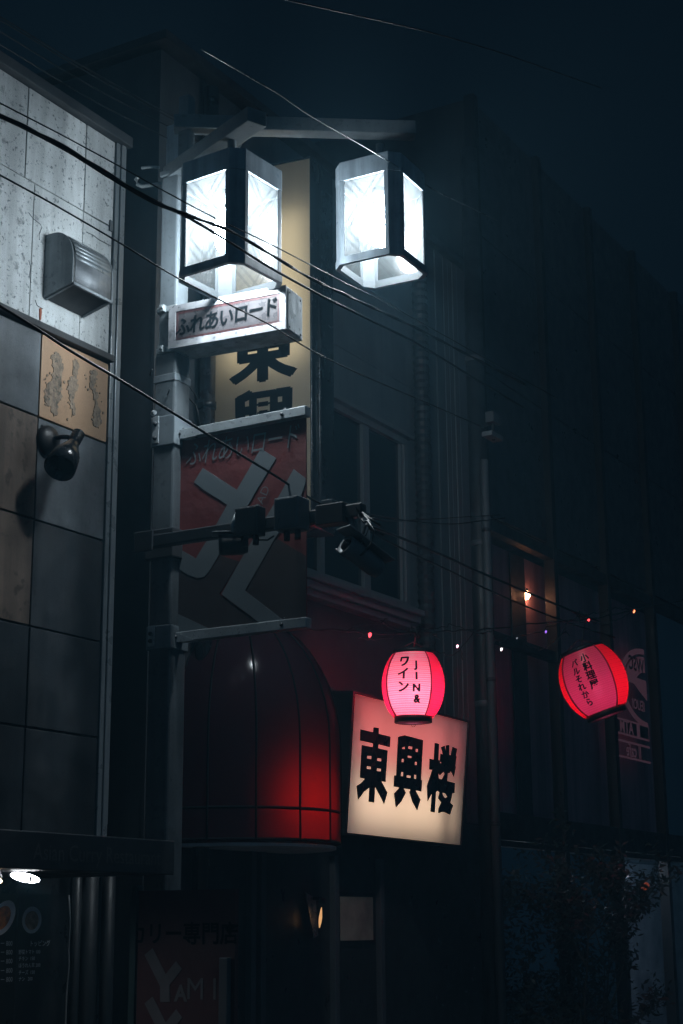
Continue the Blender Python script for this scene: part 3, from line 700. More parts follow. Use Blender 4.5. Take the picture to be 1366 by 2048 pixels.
    for _ in range(5):
        s0 = p(725+random.uniform(-8, 8), 1035+random.uniform(-10, 14), .04); lo.tube([s0, s0+Vector((random.uniform(-.05, .08), random.uniform(-.03, .03), random.uniform(-.08, .05))), s0+Vector((random.uniform(-.05, .1), .02, random.uniform(-.12, .02)))], .007, 6)
    lo.build('cable_coil', BLACK, t)
bar_set()

# ------------------------------------------------------------------ rounded awning
SEAM = mat('awning_seam', (.006, .005, .006), .8, spec=.1)
def awning():
    c = Vector((FX+.002, 9.02, 0)); R = .70; z0, z1 = 2.13, 2.76; H = .92
    t = thing('red_awning', 'dark red rounded awning over the restaurant entrance', 'awning', (c.x, c.y, z0))
    MT = sheet('awning_cloth', (.10, .004, .0035), 0.0, (.018, .009, .014), .008, grough=.14, var=.15)
    prof = [(R, z0), (R, z0+.12), (R, (z0+z1)/2), (R, z1)]+[(R*cos(i*pi/2/10), z1+H*sin(i*pi/2/10)) for i in range(1, 10)]+[(.05, z1+H)]
    na = 36; mb = MB(); rings = []
    for r, z in prof: rings.append(mb.add([(c.x+r*sin(pi*k/na), c.y-r*cos(pi*k/na), z) for k in range(na+1)]))
    for i in range(len(rings)-1):
        for k in range(na): mb.face([rings[i]+k, rings[i]+k+1, rings[i+1]+k+1, rings[i+1]+k], 0, True)
    mb.build('cloth', MT, t)
    for k in range(8):
        a = radians(-5.4+25*k+ (0 if k else 6)); pts = [(c.x+(r+.003)*sin(a), c.y-(r+.003)*cos(a), z) for r, z in prof]
        MB().tube(pts, .007, 6).build('rib', SEAM, t)
    for z in (z0+.005, z0+.20):
        MB().tube([(c.x+(R-.004)*sin(pi*k/na), c.y-(R-.004)*cos(pi*k/na), z) for k in range(na+1)], .010, 6).build('hoop', SEAM, t)
    un = MB(); un.prism([[(c.x+(R-.03)*sin(pi*k/na), c.y-(R-.03)*cos(pi*k/na), z0-.016) for k in range(na+1)]], (0, 0, 1), .02)
    un.build('underside', WHITEP, t, bevel=.004)
    lp = Vector((c.x+.43, c.y-.06, z0+.27))
    lm = MB().lathe([(0, -.055), (.035, -.045), (.055, 0), (.035, .045), (0, .055)], lp, n=12).build('lamp', glow('awning_lamp', (1, .26, .13), 62.0), t)
    sd = Vector((sin(radians(80)), -cos(radians(80)), -.05)).normalized()
    sh = MB().lathe([(.0, -.082), (.05, -.078), (.085, -.03), (.102, .03), (.108, .058), (.104, .058), (.097, .03), (.08, -.025), (.045, -.072), (0, -.076)], lp, sd, 24); sh.build('glow_baffle', DARK, t)  # unseen cup added to confine the glow to one side of the cloth
    MB().tube([lp+Vector((0, 0, .05)), (lp.x, lp.y, z1+.1)], .008, 6).build('lamp_holder', DARK, t)
awning()

# ------------------------------------------------------------------ lit restaurant sign
def lit_sign():
    lean = .072                                             # the top leans out over the pavement
    zb, zt = 2.265, 3.315
    up = Vector((lean, 0, 1)).normalized(); e = Vector((0, 1, 0)); n = e.cross(up).normalized()
    if n.x < 0: n = -n
    o = Vector((FX+.20, 0, zb)); pl = PLANE(o, n)
    A, B, C, D = pl(692, 1665), pl(920, 1690), pl(935, 1445), pl(708, 1387)
    t = thing('lit_shop_sign', 'glowing cream box sign with three heavy black characters below the pink lantern', 'sign', o)
    FACE = sheet('sign_face', (.93, .74, .58), 0, (.72, .66, .62), .03, grough=.25, streak=.08)
    fm = MB(); b = fm.add([A, B, C, D]); fm.face([b, b+1, b+2, b+3]); fm.build('face', FACE, t)
    dep = .17; bk = [v-n*dep for v in (A, B, C, D)]
    inw = (A+B+C+D)/4
    frm = MB()
    grow = lambda v, k: inw+(v-inw)*k
    outr = [grow(v, 1.035) for v in (A, B, C, D)]; inn = [grow(v, 1.0) for v in (A, B, C, D)]
    frm.prism([[v+n*.012 for v in outr], [v+n*.012 for v in inn][::-1]], n, dep+.01)
    frm.build('casing', DARK, t, bevel=.003)
    bb = MB(); LO = lambda u, h: A+(B-A)*u+(D-A)*h; b = bb.add([LO(u, h)-n*(dep-.02) for u, h in ((.06, .08), (.94, .08), (.94, .45), (.06, .45))]); bb.face([b, b+1, b+2, b+3]); bb.build('backlight', glow('sign_tubes', (1.0, .88, .74), 1.28), t)
    b2 = MB(); b = b2.add([LO(u, h)-n*(dep-.02) for u, h in ((.06, .52), (.94, .52), (.94, .94), (.06, .94))]); b2.face([b, b+1, b+2, b+3]); b2.build('backlight', glow('sign_tube_lantern_pink', (1.0, .24, .29), .92), t)  # the lantern's pink spill put into the upper backlight's colour
    MB().prism([[grow(v, 1.03)-n*(dep+.0) for v in (A, B, C, D)]], n, .02).build('back_plate', DARK, t)
    q = lambda x, y: pl(640+x/4.018, 1360+y/4.018)+n*.006
    G1 = [([(322, 396), (425, 420), (428, 380), (468, 385), (467, 432), (562, 455), (557, 540), (465, 517), (463, 548), (539, 566), (522, 820), (488, 814), (512, 858), (537, 905), (511, 995), (476, 925), (440, 858), (437, 865), (431, 985), (388, 978), (394, 862), (350, 897), (303, 960), (291, 850), (328, 828), (358, 794), (318, 785), (333, 522), (422, 540), (424, 510), (318, 486)],
           [[(374, 608), (412, 613), (410, 636), (372, 630)], [(456, 627), (492, 633), (490, 655), (454, 648)], [(371, 692), (408, 697), (406, 718), (369, 713)], [(453, 709), (488, 714), (486, 735), (451, 730)]])]
    G2 = [([(625, 457), (655, 448), (678, 443), (700, 450), (824, 482), (807, 804), (817, 806), (810, 896), (762, 886), (803, 962), (777, 1046), (740, 980), (715, 900), (725, 880), (668, 872), (686, 905), (650, 975), (607, 1023), (592, 912), (635, 865), (590, 856), (593, 766), (609, 768)],
           [[(655, 545), (678, 532), (680, 557), (655, 553)], [(705, 531), (741, 537), (738, 557), (703, 552)], [(764, 552), (785, 556), (783, 580), (762, 576)], [(700, 607), (734, 613), (732, 628), (698, 623)], [(652, 632), (671, 636), (669, 662), (650, 658)], [(758, 656), (777, 660), (775, 685), (756, 681)],
            [(648, 738), (667, 742), (664, 775), (645, 771)], [(692, 764), (728, 770), (726, 788), (690, 783)], [(753, 760), (772, 764), (769, 796), (750, 792)]])]
    G3 = [([(920, 505), (952, 513), (947, 644), (960, 648), (965, 590), (985, 600), (970, 540), (998, 527), (1012, 600), (1008, 525), (1035, 522), (1034, 602), (1048, 606), (1062, 537), (1098, 552), (1087, 612), (1093, 614), (1084, 690), (1087, 700), (1072, 778), (1046, 728), (1040, 745), (1022, 750), (1018, 812), (1080, 827), (1076, 910), (1060, 908), (1050, 960), (1042, 985), (1066, 1008), (1040, 1083), (985, 1058), (947, 1070), (950, 1030), (972, 985), (947, 952), (958, 905), (942, 888), (928, 900), (918, 1065), (886, 1058), (896, 905), (862, 975), (857, 850), (900, 722), (875, 720), (878, 632), (912, 640)],
           [[(958, 655), (975, 662), (962, 675)], [(945, 745), (960, 765), (990, 735), (1000, 755), (975, 800), (950, 790)], [(978, 905), (1005, 912), (1022, 940), (1000, 950), (985, 930)]])]
    w = MB()
    for G in (G1, G2, G3):
        for outer, holes in G: w.prism([[q(*v) for v in outer]]+[[q(*v) for v in h][::-1] for h in holes], n, .005)
    w.build('lettering', INK, t)
    br = MB()
    for v in (A, B, C, D): br.bar(v-n*(dep+.01), Vector((FX, v.y, v.z)), .04, .04)
    each(br, 'wall_bracket', DARK, t)
lit_sign()

# ------------------------------------------------------------------ paper lanterns
def lantern(c, R, H, axis, label, bulb, pap, red, pap_rib, red_rib, text_fn, az0, name='paper_lantern'):
    axis = Vector(axis).normalized()
    t = thing(name, label, 'lantern', c, 'paper lanterns on the light string')
    x = Vector((_r[0], _r[1], 0)); x = (x-axis*x.dot(axis)).normalized(); y = axis.cross(x)      # y points away from the viewer
    n = 64; nr = 46; zc = H*.42; prof = []
    def rad(z):
        u = z/(H*.5); return R*sqrt(max(0, 1-(u*.905)**2))
    for i in range(nr*2+1):
        z = -zc+2*zc*i/(nr*2); prof.append((rad(z)-(.006*R/.2 if i % 2 else 0), z))
    pt = lambda a, z, r: c+axis*z+(x*sin(a)-y*cos(a))*r                                        # a = 0 faces the viewer
    seams = [az0+k*pi/2 for k in range(4)]
    mb = MB(); rings = [mb.add([pt(az0+2*pi*k/n, z, r) for k in range(n)]) for r, z in prof]
    for i in range(len(rings)-1):
        for k in range(n): mb.face([rings[i]+k, rings[i]+(k+1) % n, rings[i+1]+(k+1) % n, rings[i+1]+k], (0 if (k*4//n) % 2 == 0 else 1)+(2 if i % 3 == 0 else 0), True)
    body = mb.build('paper_body', [pap, red, pap_rib, red_rib], t)
    sm = MB()
    for a in seams: sm.tube([pt(a, z, rad(z)+.002) for z in [-zc+2*zc*i/30 for i in range(31)]], R*.022, 6)
    sm.build('seam', mat('seam_red', (.30, .012, .05), .6), body)
    rt = rad(zc)
    MB().lathe([(rt*.92, zc-.008), (rt*1.02, zc-.004), (rt*1.02, zc+H*.045), (rt*.9, zc+H*.045)], c, axis, 28).build('top_ring', BLACK, t)
    rb = rad(-zc)*.92
    MB().lathe([(rb*.9, -zc+.006), (rb*1.0, -zc+.002), (rb, -zc-H*.075), (rb*.86, -zc-H*.075)], c, axis, 28).build('bottom_ring', BLACK, t)
    lp = [c-axis*(zc+H*.075+.014)+x*.016*cos(a)+axis*.016*sin(a) for a in [2*pi*k/12 for k in range(13)]]
    MB().tube(lp, .0022, 5).build('ring_pull', DARK, t)
    MB().lathe([(0, -.06*R/.22), (.03*R/.22, -.04*R/.22), (.036*R/.22, 0), (.03*R/.22, .04*R/.22), (0, .06*R/.22)], c-axis*H*.12, axis, 14).build('bulb', bulb, t)
    bs = MB(); bs.tube([c-axis*(H*.12-.06*R/.22), c+axis*(zc+.02)], .006, 6); bs.build('lamp_cord', DARK, t)
    bail = [pt(pi/2*s_, zc+.01, rt*.95) for s_ in (-1,)]+[c+axis*(zc+H*.16)]+[pt(pi/2, zc+.01, rt*.95)]
    MB().tube(bail, .005, 6).build('hanger', BLACK, t)
    # lettering follows the curve of the paper
    def wrap(a0, z0):
        return lambda u, v, w: pt(a0+u/R, z0+v, rad(z0+v)+.004+w)
    for body_, size, a0, z0, bold, line in text_fn: heavy(body_, size, wrap(a0, z0), w=bold, step=.0002, line=line).build('lettering', INK2, body)
    return t
c1 = Vector((-5.47, 10.398, 3.311))
def papers(nm, pale, red, pr, rr, clear):
    return [sheet(nm+'_pale', pale, clear, pr, .04, grough=.3), sheet(nm+'_red', red, clear*.6, rr, .04, grough=.3),
            sheet(nm+'_pale_rib', tuple(v*f for v, f in zip(pale, (.8, .5, .55))), 0, pr, .04, grough=.3), sheet(nm+'_red_rib', tuple(v*.7 for v in red), 0, rr, .04, grough=.3)]
k = .2315
lantern(c1, k, .555, (.02, 0, 1), 'glowing pink paper lantern hanging before the lit cream sign', glow('lantern_bulb', (1.0, .19, .33), 62), *papers('lantern', (.85, .72, .70), (.85, .055, .16), (.42, .20, .22), (.40, .03, .06), .012),
        [('ワ\nイ\nン', .092, -.36, .05, .036, 1.02), ('J\nI\nN', .074, .06, .035, .042, 1.16), ('&', .078, .08, -.128, .042, 1)], radians(-58))
c2 = AT(1187, 1362, 14.0)
axt = Vector((_r[0]*-.34, _r[1]*-.34, 1))
lantern(c2, .290, .655, axt, 'tilted crimson paper lantern in front of the dark glass building', glow('lantern_bulb_dim', (1.0, .11, .27), 22), *papers('lantern_dim', (.42, .12, .28), (.75, .02, .06), (.38, .10, .13), (.38, .02, .04), .008),
        [('小\n料\n理\n屋', .082, -.20, .065, .03, .98), ('バ\nル\nそ\nれ\nか\nら', .070, -.58, -.005, .03, 1.0)], radians(-66))

# ------------------------------------------------------------------ string of small lights
def light_string():
    T1 = c1+Vector((0, 0, .32)); T2 = c2+Vector((-.05, 0, .46))
    d = T2-T1; nn = Vector((d.y, -d.x, 0)).normalized(); pl = PLANE(T1, nn)
    t = thing('light_string', 'black wire with tangled twigs of fairy lights strung between the lanterns', 'light string', T1)
    def zig(pts, r=.006, j=.010, sub=6):
        pts = [pl(*p) for p in pts]; o = []
        for a, b in zip(pts, pts[1:]):
            for i in range(sub): o.append(a.lerp(b, i/sub)+Vector((random.uniform(-j, j)*.5, random.uniform(-j, j), random.uniform(-j, j))))
        o.append(pts[-1]); return MB().tube(o, r, 6)
    zig([(600, 1258), (690, 1262), (745, 1268), (832, 1266), (920, 1262), (985, 1258), (1090, 1245), (1177, 1238), (1290, 1216), (1420, 1190)], .007).build('main_wire', BLACK, t)
    w = MB()
    for L in ([(690, 1262), (720, 1252), (760, 1244), (800, 1262)], [(715, 1275), (745, 1280), (790, 1272), (828, 1262)], [(850, 1262), (900, 1250), (960, 1268), (985, 1262), (1003, 1296)],
              [(860, 1300), (900, 1312), (920, 1300), (948, 1262)], [(985, 1285), (1030, 1275), (1080, 1262), (1120, 1245)], [(1115, 1285), (1125, 1265), (1135, 1240), (1160, 1232)],
              [(1160, 1232), (1200, 1225), (1235, 1215), (1268, 1222)], [(1177, 1240), (1215, 1250), (1240, 1235), (1268, 1222)], [(1050, 1290), (1085, 1300), (1110, 1280), (1132, 1262)], [(1130, 1262), (1140, 1272)], [(760, 1244), (775, 1238)], [(868, 1268), (880, 1278)], [(920, 1300), (926, 1320)]):
        join(w, zig(L, .0045, .012))
    each(w, 'twig', BLACK, t)
    for (x, y) in ((830, 1262), (1165, 1233)):
        kp = [pl(x, y)+Vector((random.uniform(-.05, .05), random.uniform(-.06, .06), random.uniform(-.05, .05))) for _ in range(26)]
        MB().tube(kp, .006, 5).build('wire_knot', BLACK, t)
    MB().tube([pl(832, 1268), c1+Vector((0, 0, .22))], .005, 6).build('lantern_cord', mat('red_cord', (.3, .03, .04), .6), t)
    MB().tube([pl(1170, 1240), c2+axt.normalized()*.29], .005, 6).build('lantern_cord', BLACK, t)
    spots = [((740, 1269), (1, .06, .08), 4, 'red fairy bulb on the wire left of the pink lantern', .013), ((915, 1292), (1, .45, .6), 5, 'pinkish fairy bulb on a drooping twig beside the pink lantern', .009),
             ((1003, 1298), (.9, .8, .85), 3.5, 'white fairy bulb hanging below the wire near the dark pipe', .010), ((1092, 1263), (.35, .15, .9), 1.5, 'violet fairy bulb midway between the two lanterns', .009),
             ((1177, 1240), (1, .06, .07), 4, 'red fairy bulb on the wire above the crimson lantern', .012), ((1268, 1222), (1, .24, .10), 4, 'orange fairy bulb at the far end of the wire', .011), ((1034, 1276), (.5, .6, .7), .5, 'faintest white fairy bulb next to the violet one', .006)]
    for (x, y), col, st, lab, r in spots:
        q = pl(x, y); b = thing('fairy_bulb', lab, 'bulb', q, 'fairy bulbs on the light string')
        MB().lathe([(0, -r*1.9), (r*.6, -r*1.2), (r, 0), (r*.7, r*.9)], q, (0.25, .1, 1), 10).build('glass', glow('fairy_glow', col, st), b)
        MB().lathe([(r*.75, r*.9), (r*.75, r*2.4), (0, r*2.5)], q, (0.25, .1, 1), 8).build('cap', BLACK, b)
light_string()

# ------------------------------------------------------------------ right glass building
def glass_building():
    t = thing('glass_building', 'dark glass fronted building with black mullions beside the thick utility pole', 'building', (FX, 16, 0))
    Ya, Yb = 13.05, 26.0; ZT = 9.5
    co = MB(); co.box((-12, Ya, 0), (FX-1.8, Yb, ZT)); co.box((FX-1.8, Ya, 5.30), (FX-.06, Yb, ZT)); co.box((FX-1.8, Ya, 2.42), (FX-.06, Yb, 2.52)); co.box((FX-1.8, Ya, 0), (FX-.06, Ya+.03, 5.29)); co.build('wall_core', SIDED, t)
    sp = MB(); ys = [Ya, 14.60, 16.05, 17.47, 19.0, 20.6, 22.2, 24.0, Yb]
    for a, b in zip(ys, ys[1:]):
        for z0, z1 in ((5.31, 6.7), (6.72, 8.1), (8.12, ZT)): sp.box((FX-.05, a+.04, z0), (FX-.02, b-.04, z1))
    sp.build('spandrel_panel', METR, t)
    mu = MB()
    for y in ys: mu.box((FX-.06, y-.045, .12), (FX+.05, y+.045, ZT+.02))
    each(mu, 'mullion', BLACK, t)
    tr = MB()
    for z, h in ((5.18, .11), (2.452, .235), (2.302, .05)): tr.box((FX-.055, Ya+.05, z-h/2), (FX+.04, Yb, z+h/2))
    tr.box((FX-.055, Ya+.05, 4.10), (FX+.035, 14.56, 4.19))
    each(tr, 'transom', BLACK, t)
    bl = MB(); y = Ya+.06
    while y < 19:
        w_ = random.choice([.5, .32, .62]); bl.box((FX-.20-random.uniform(0, .02), y, 2.58), (FX-.185, y+w_-.006, 5.12)); y += w_
    each(bl, 'blind', BLIND, t)
    dk = MB(); a, b = P(1022, 1180, 'X', FX-.15), P(1050, 1180, 'X', FX-.15); dk.box((FX-.165, a.y, 2.6), (FX-.15, b.y, 5.1)); dk.build('dark_curtain', DARK, t)
    for z0, z1, nm in ((2.575, 5.122, 'upper_pane'), (.3, 2.272, 'lower_pane')):
        for a, b in zip(ys, ys[1:]):
            mb = MB(); k_ = mb.add([(FX-.01, a+.045, z0), (FX-.01, b-.045, z0), (FX-.01, b-.045, z1), (FX-.01, a+.045, z1)]); mb.face([k_, k_+1, k_+2, k_+3]); mb.build(nm, CLEAR, t)
    # shop interior on the ground floor
    it = MB(); it.box((FX-1.79, Ya+.05, .1), (FX-1.75, Yb, 2.40)); it.build('shop_interior', mat('shop_wall', (.24, .28, .33), .7, var=.7, vs=1.6), t)
    fl = MB(); fl.box((FX-1.75, Ya+.05, .1), (FX-.07, Yb, .14)); fl.build('shop_floor', GREYB, t)
    it = MB()
    for _ in range(26):
        y = random.uniform(Ya+.4, 18.5); z = random.uniform(.15, 1.2); it.box((FX-1.74, y, z), (FX-1.5, y+random.uniform(.1, .4), z+random.uniform(.15, .5)))
    each(it, 'shelf_goods', mat('goods', (.12, .09, .075), .6, var=.7, vs=2), t)
    return t
glass_building()
def small_glow(x, y, X, r, col, st, name, label, cat, group=None, el=1.0):
    q = P(x, y, 'X', X); o = thing(name, label, cat, q, group)
    MB().lathe([(0, -r*el), (r*.7, -r*.7*el), (r, 0), (r*.7, r*.7*el), (0, r*el)], q, (.2, .1, 1), 14).build('globe', glow(name+'_glow', col, st), o)
    MB().lathe([(r*.4, r*.8*el), (r*.35, r*1.3*el), (0, r*1.35*el)], q, (.2, .1, 1), 10).build('socket', DARK, o)
    return o
small_glow(1051, 1190, FX-.175, .05, (1, .42, .20), 42, 'reflection_lamp', 'orange lamp added behind an upper pane of the glass building as a reflected glow', 'lamp')  # added lamp standing in for a reflection in the pane
small_glow(1088, 1826, FX-.8, .035, (.7, .82, 1), 2.2, 'shop_lamp', 'bright white lamp inside the lower shop window behind the tree', 'lamp', 'lamps inside the shop window', 2.2)
small_glow(1095, 1806, FX-.9, .02, (.8, .9, .95), .5, 'shop_lamp', 'small pale lamp just above the bright white one in the shop window', 'lamp', 'lamps inside the shop window')
small_glow(1180, 1893, FX-1.2, .16, (1, .42, .12), .09, 'shop_lamp', 'dim orange globe low in the shop window behind the branches', 'lamp', 'lamps inside the shop window')
small_glow(1290, 1772, FX-.3, .05, (1, .16, .05), .22, 'shop_lamp', 'small dull red lamp at the far end of the shop window', 'lamp', 'lamps inside the shop window')
small_glow(1252, 1752, FX-.3, .035, (.75, .75, .95), .35, 'shop_lamp', 'dim white lamp beside the dull red one', 'lamp', 'lamps inside the shop window', .5)
small_glow(1195, 1775, FX-1.0, .18, (.85, .42, .36), .055, 'shop_lamp', 'dim rosy globe near the top of the shop window', 'lamp', 'lamps inside the shop window')
def shop_words():
    o = thing('shop_display', 'short row of dim amber characters glowing inside the shop window', 'display', P(1150, 1790, 'X', FX-.5))
    c = P(1150, 1786, 'X', FX-.49)
    words('07-5', .20, onplane(c, (0, 1, 0), (0, 0, 1), (1, 0, 0), .004), bold=.015).build('digits', glow('amber_digits', (1, .6, .32), .16), o)
    MB().box((c.x-.04, c.y-.42, c.z-.12), (c.x, c.y+.42, c.z+.12)).build('board', DARK, o)
    tb = thing('ceiling_tube_lamp', 'long bluish tube lamp under the shop ceiling behind the tree', 'lamp', (FX-.45, 17.8, 2.375))
    MB().tube([(FX-.45, 14.2, 2.375), (FX-.45, 20.5, 2.375)], .018, 8).build('tube', glow('shop_tube', (.66, .80, 1), 30.0), tb)
    MB().box((FX-.49, 14.15, 2.396), (FX-.41, 20.55, 2.418)).build('fitting', WHITEP, tb)
shop_words()

def sign_reflection():
    """reflection of signs across the street, drawn as mirrored glowing lettering behind the glass"""
    X = FX-.03; c = P(1263, 1368, 'X', X); e = Vector((0, 1, 0)); n = Vector((1, 0, 0)); up = Vector((0, 0, 1))
    PL_ = glow('reflected_sign_rose', (.60, .27, .40), .085); DK = mat('reflected_sign_dark', (.05, .05, .06), .5)  # reflected sign light painted as a faint rose glow
    t = thing('reflected_signs', 'pale mirrored reflection of signs drawn behind the glass beside the crimson lantern', 'sign', c)
    ya, yb = P(1228, 1400, 'X', X).y, P(1294, 1400, 'X', X).y
    R = (yb-ya)*.78; cc = Vector((X, yb-.02, c.z)); cz = lambda y: P(1263, y, 'X', X).z
    def arc(r0, r1, z_, a0, a1, k):
        pts = [(r1*cos(a), r1*sin(a)) for a in [a0+(a1-a0)*i/20 for i in range(21)]]+[(r0*cos(a), r0*sin(a)) for a in [a1-(a1-a0)*i/20 for i in range(21)]]
        return [Vector((X+k, cc.y+u*1.0, cc.z+v*.55)) for u, v in pts]
    m1 = MB(); m1.prism([arc(.86*R, R, 0, pi*.5, pi*.98, .002)], n, .002); m1.prism([arc(.40*R, .80*R, 0, pi*.5, pi*.98, .002)], n, .002); m1.prism([arc(.86*R, R, 0, pi*1.02, pi*1.5, .002)], n, .002)
    m1.prism([[Vector((X+.002, y, z)) for y, z in ((ya+.45*(yb-ya), cz(1352)), (yb, cz(1352)), (yb, cz(1392)), (ya+.75*(yb-ya), cz(1376)))]], n, .002)
    m1.build('round_emblem', PL_, t)
    w = words('WSC', .22, onplane((X, yb-.30, cz(1327)), e, up, n, .0045, sx=-1), bold=.02); w.build('emblem_lettering', DK, t)
    w = words('IEUOI', .16, onplane((X, yb-.30, cz(1407)), e, up, n, .0045, sx=-1), bold=.02); w.build('emblem_lettering', PL_, t)
    b = MB().prism([[Vector((X+.002, ya, cz(1474))), Vector((X+.002, yb, cz(1474))), Vector((X+.002, yb, cz(1442))), Vector((X+.002, ya, cz(1442)))]], n, .003).build('panel', PL_, t)
    ym = ya+(yb-ya)*.62
    MB().prism([[Vector((X+.004, ya+.03, cz(1470))), Vector((X+.004, ym, cz(1470))), Vector((X+.004, ym, cz(1446))), Vector((X+.004, ya+.03, cz(1446)))]], n, .0015).build('dark_field', DK, b)
    MB().prism([[Vector((X+.004, ym+.1, cz(1470))), Vector((X+.004, yb-.02, cz(1470))), Vector((X+.004, yb-.02, cz(1446))), Vector((X+.004, ym+.1, cz(1446)))]], n, .0015).build('dark_field', DK, b)
    words('ATM', .20, onplane((X, (ya+ym)/2, cz(1458)), e, up, n, .0065, sx=-1), bold=.025).build('panel_lettering', PL_, b)
    s_ = MB()
    for z in (1486, 1517): s_.prism([[Vector((X+.002, ya, cz(z)-.012)), Vector((X+.002, yb, cz(z)-.012)), Vector((X+.002, yb, cz(z)+.012)), Vector((X+.002, ya, cz(z)+.012))]], n, .002)
    join(s_, words('ll cafe', .20, onplane((X, (ya+yb)/2, cz(1502)), e, up, n, .003, sx=-1), bold=.02)); s_.build('cafe_lettering', PL_, t)
sign_reflection()

def pipes():
    a = P(958, 1000, 'X', FX+.25); t = thing('utility_pole', 'thick dark utility pole between the grey facade and the glass building', 'pole', (a.x, a.y, .12))
    MB().lathe([(.0, .12), (.095, .12), (.075, 8.6), (0, 8.6)], (a.x, a.y, 0), n=18).build('shaft', DARK, t)
    st = MB()
    for z in (4.8, 3.4, 6.5): st.lathe([(.088, z), (.092, z+.002), (.090, z+.05), (.086, z+.052)], (a.x, a.y, 0), n=18)
    each(st, 'band', GREYB, t)
    b = P(971, 1000, 'X', FX+.36); z = P(971, 925, 'X', FX+.36).z
    q = thing('cable_riser', 'slim grey riser pipe strapped in front of the dark utility pole', 'pipe', (b.x, b.y, .12))
    MB().lathe([(0, .12), (.038, .12), (.036, z), (.030, z+.02), (0, z+.02)], (b.x, b.y, 0), n=14).build('tube', GREYB, q)
    st = MB()
    for zz in (2.4, 3.6, 4.9): st.lathe([(.040, zz), (.044, zz+.002), (.044, zz+.03), (.040, zz+.032)], (b.x, b.y, 0), n=14)
    each(st, 'strap', DARK, q)
    c = P(986, 845, 'X', FX+.45); q = thing('pole_fitting', 'small grey fitting bracketed high on the utility pole', 'fitting', c)
    A, B = P(978, 822, 'X', FX+.45), P(994, 853, 'X', FX+.45)
    MB().box((c.x-.04, A.y, B.z), (c.x+.04, B.y, A.z)).build('case', GREYB, q, bevel=.008)
    A, B = P(974, 871, 'X', FX+.45), P(996, 875, 'X', FX+.45); MB().box((c.x-.05, A.y, B.z), (c.x+.05, B.y, A.z)).build('foot', WFRAME, q, bevel=.003)
    MB().bar((c.x, c.y, c.z), (a.x, a.y, c.z), .03, .03).build('bracket', DARK, q)
    MB().bar((c.x, c.y, A.z-.01), (c.x, c.y, c.z), .02, .02, up=(1, 0, 0)).build('rod', DARK, q)
pipes()

# ------------------------------------------------------------------ overhead cables
def cable(label, pts, X, r, twist=0, m_=BLACK, ext=True):
    q = [P(x, y, 'X', X) for x, y in pts]
    if ext: q = [q[0]+(q[0]-q[1])*1.5]+q+[q[-1]+(q[-1]-q[-2])*1.2]
    o = []                                                     # smooth through the points
    for i in range(len(q)-1):
        p0, p1, p2, p3 = q[max(i-1, 0)], q[i], q[i+1], q[min(i+2, len(q)-1)]
        for k in range(12):
            u = k/12; o.append(.5*((2*p1)+(p2-p0)*u+(2*p0-5*p1+4*p2-p3)*u*u+(3*p1-p0-3*p2+p3)*u**3))
    o.append(q[-1])
    if twist:
        L = [0]
        for a, b in zip(o, o[1:]): L.append(L[-1]+(b-a).length)
        tot = L[-1]; fine = []
        for i in range(int(tot/.03)):
            s_ = i*.03; j = max(k for k in range(len(L)) if L[k] <= s_); j = min(j, len(o)-2); u = (s_-L[j])/max(1e-6, L[j+1]-L[j]); fine.append(o[j].lerp(o[j+1], u))
        mb = MB()
        for ph in (0, pi): mb.tube([p+Vector((cos(i*.30+ph), 0, sin(i*.30+ph)))*twist for i, p in enumerate(fine)], r, 6)
    else: mb = MB().tube(o, r, 6)
    return tag(mb.build('overhead_cable', m_), label, 'cable', 'overhead cables')
CB = mat('cable_sheath', (.006, .007, .008), .5, spec=.14)
cable('thick black cable crossing low over the nearer street lamp, lower of the twisted pair', [(-40, 212), (0, 233), (60, 262), (140, 305), (215, 352), (300, 402), (370, 432), (460, 485), (540, 535), (640, 590), (740, 640), (830, 685), (935, 748)], -4.42, .0070, m_=CB)
cable('twisted black cable passing over the nearer street lamp and glinting below the farther one', [(-40, 205), (0, 230), (60, 258), (140, 300), (240, 362), (305, 400), (380, 432), (460, 462), (540, 508), (620, 556), (700, 594), (760, 622), (830, 655), (940, 712)], -4.40, .0052, twist=.0045, m_=CB)
cable('thin black wire above the twisted cable, crossing both lamp panes', [(-40, 185), (0, 206), (120, 268), (240, 333), (310, 372), (430, 436), (540, 488), (690, 566), (760, 600), (940, 700)], -4.38, .0035, m_=CB)
cable('thin straight wire crossing the white road name sign', [(-40, 328), (0, 350), (120, 416), (240, 486), (350, 553), (450, 605), (540, 650), (625, 702), (720, 748), (840, 800)], -4.40, .0042, m_=CB)
cable('black cable dropping past the tan tile and across the red banner to the bar', [(-40, 588), (0, 612), (70, 655), (150, 707), (240, 760), (350, 828), (430, 878), (540, 945), (640, 1007), (720, 1032)], -4.55, .0070, m_=CB, ext=False)
cable('fine bright wire running down past the roof of the farther lamp', [(500, 155), (560, 190), (620, 231), (700, 277), (770, 318), (830, 356), (872, 382), (930, 410)], -4.12, .0028, m_=mat('steel_wire', (.10, .11, .12), .3, metal=.5))
cable('dark cable sagging from the bar to the utility pole, upper of two', [(735, 1050), (800, 1075), (880, 1108), (950, 1140), (1040, 1178), (1120, 1212), (1200, 1244)], -4.55, .008, m_=CB, ext=False)
cable('dark cable sagging from the bar to the utility pole, lower of two', [(742, 1065), (820, 1105), (900, 1142), (960, 1172), (1060, 1216), (1150, 1250), (1230, 1275)], -4.56, .006, m_=CB, ext=False)
cable('slack thin wire looping from the bar across the ribbed cladding', [(728, 1026), (790, 1038), (860, 1046), (910, 1048), (960, 1042), (1010, 1036)], -4.6, .0045, m_=CB, ext=False)
cable('thin wire just under the slack one on the ribbed cladding', [(728, 1028), (770, 1042), (830, 1040), (900, 1036), (945, 1033), (1000, 1030)], -4.62, .0035, m_=CB, ext=False)
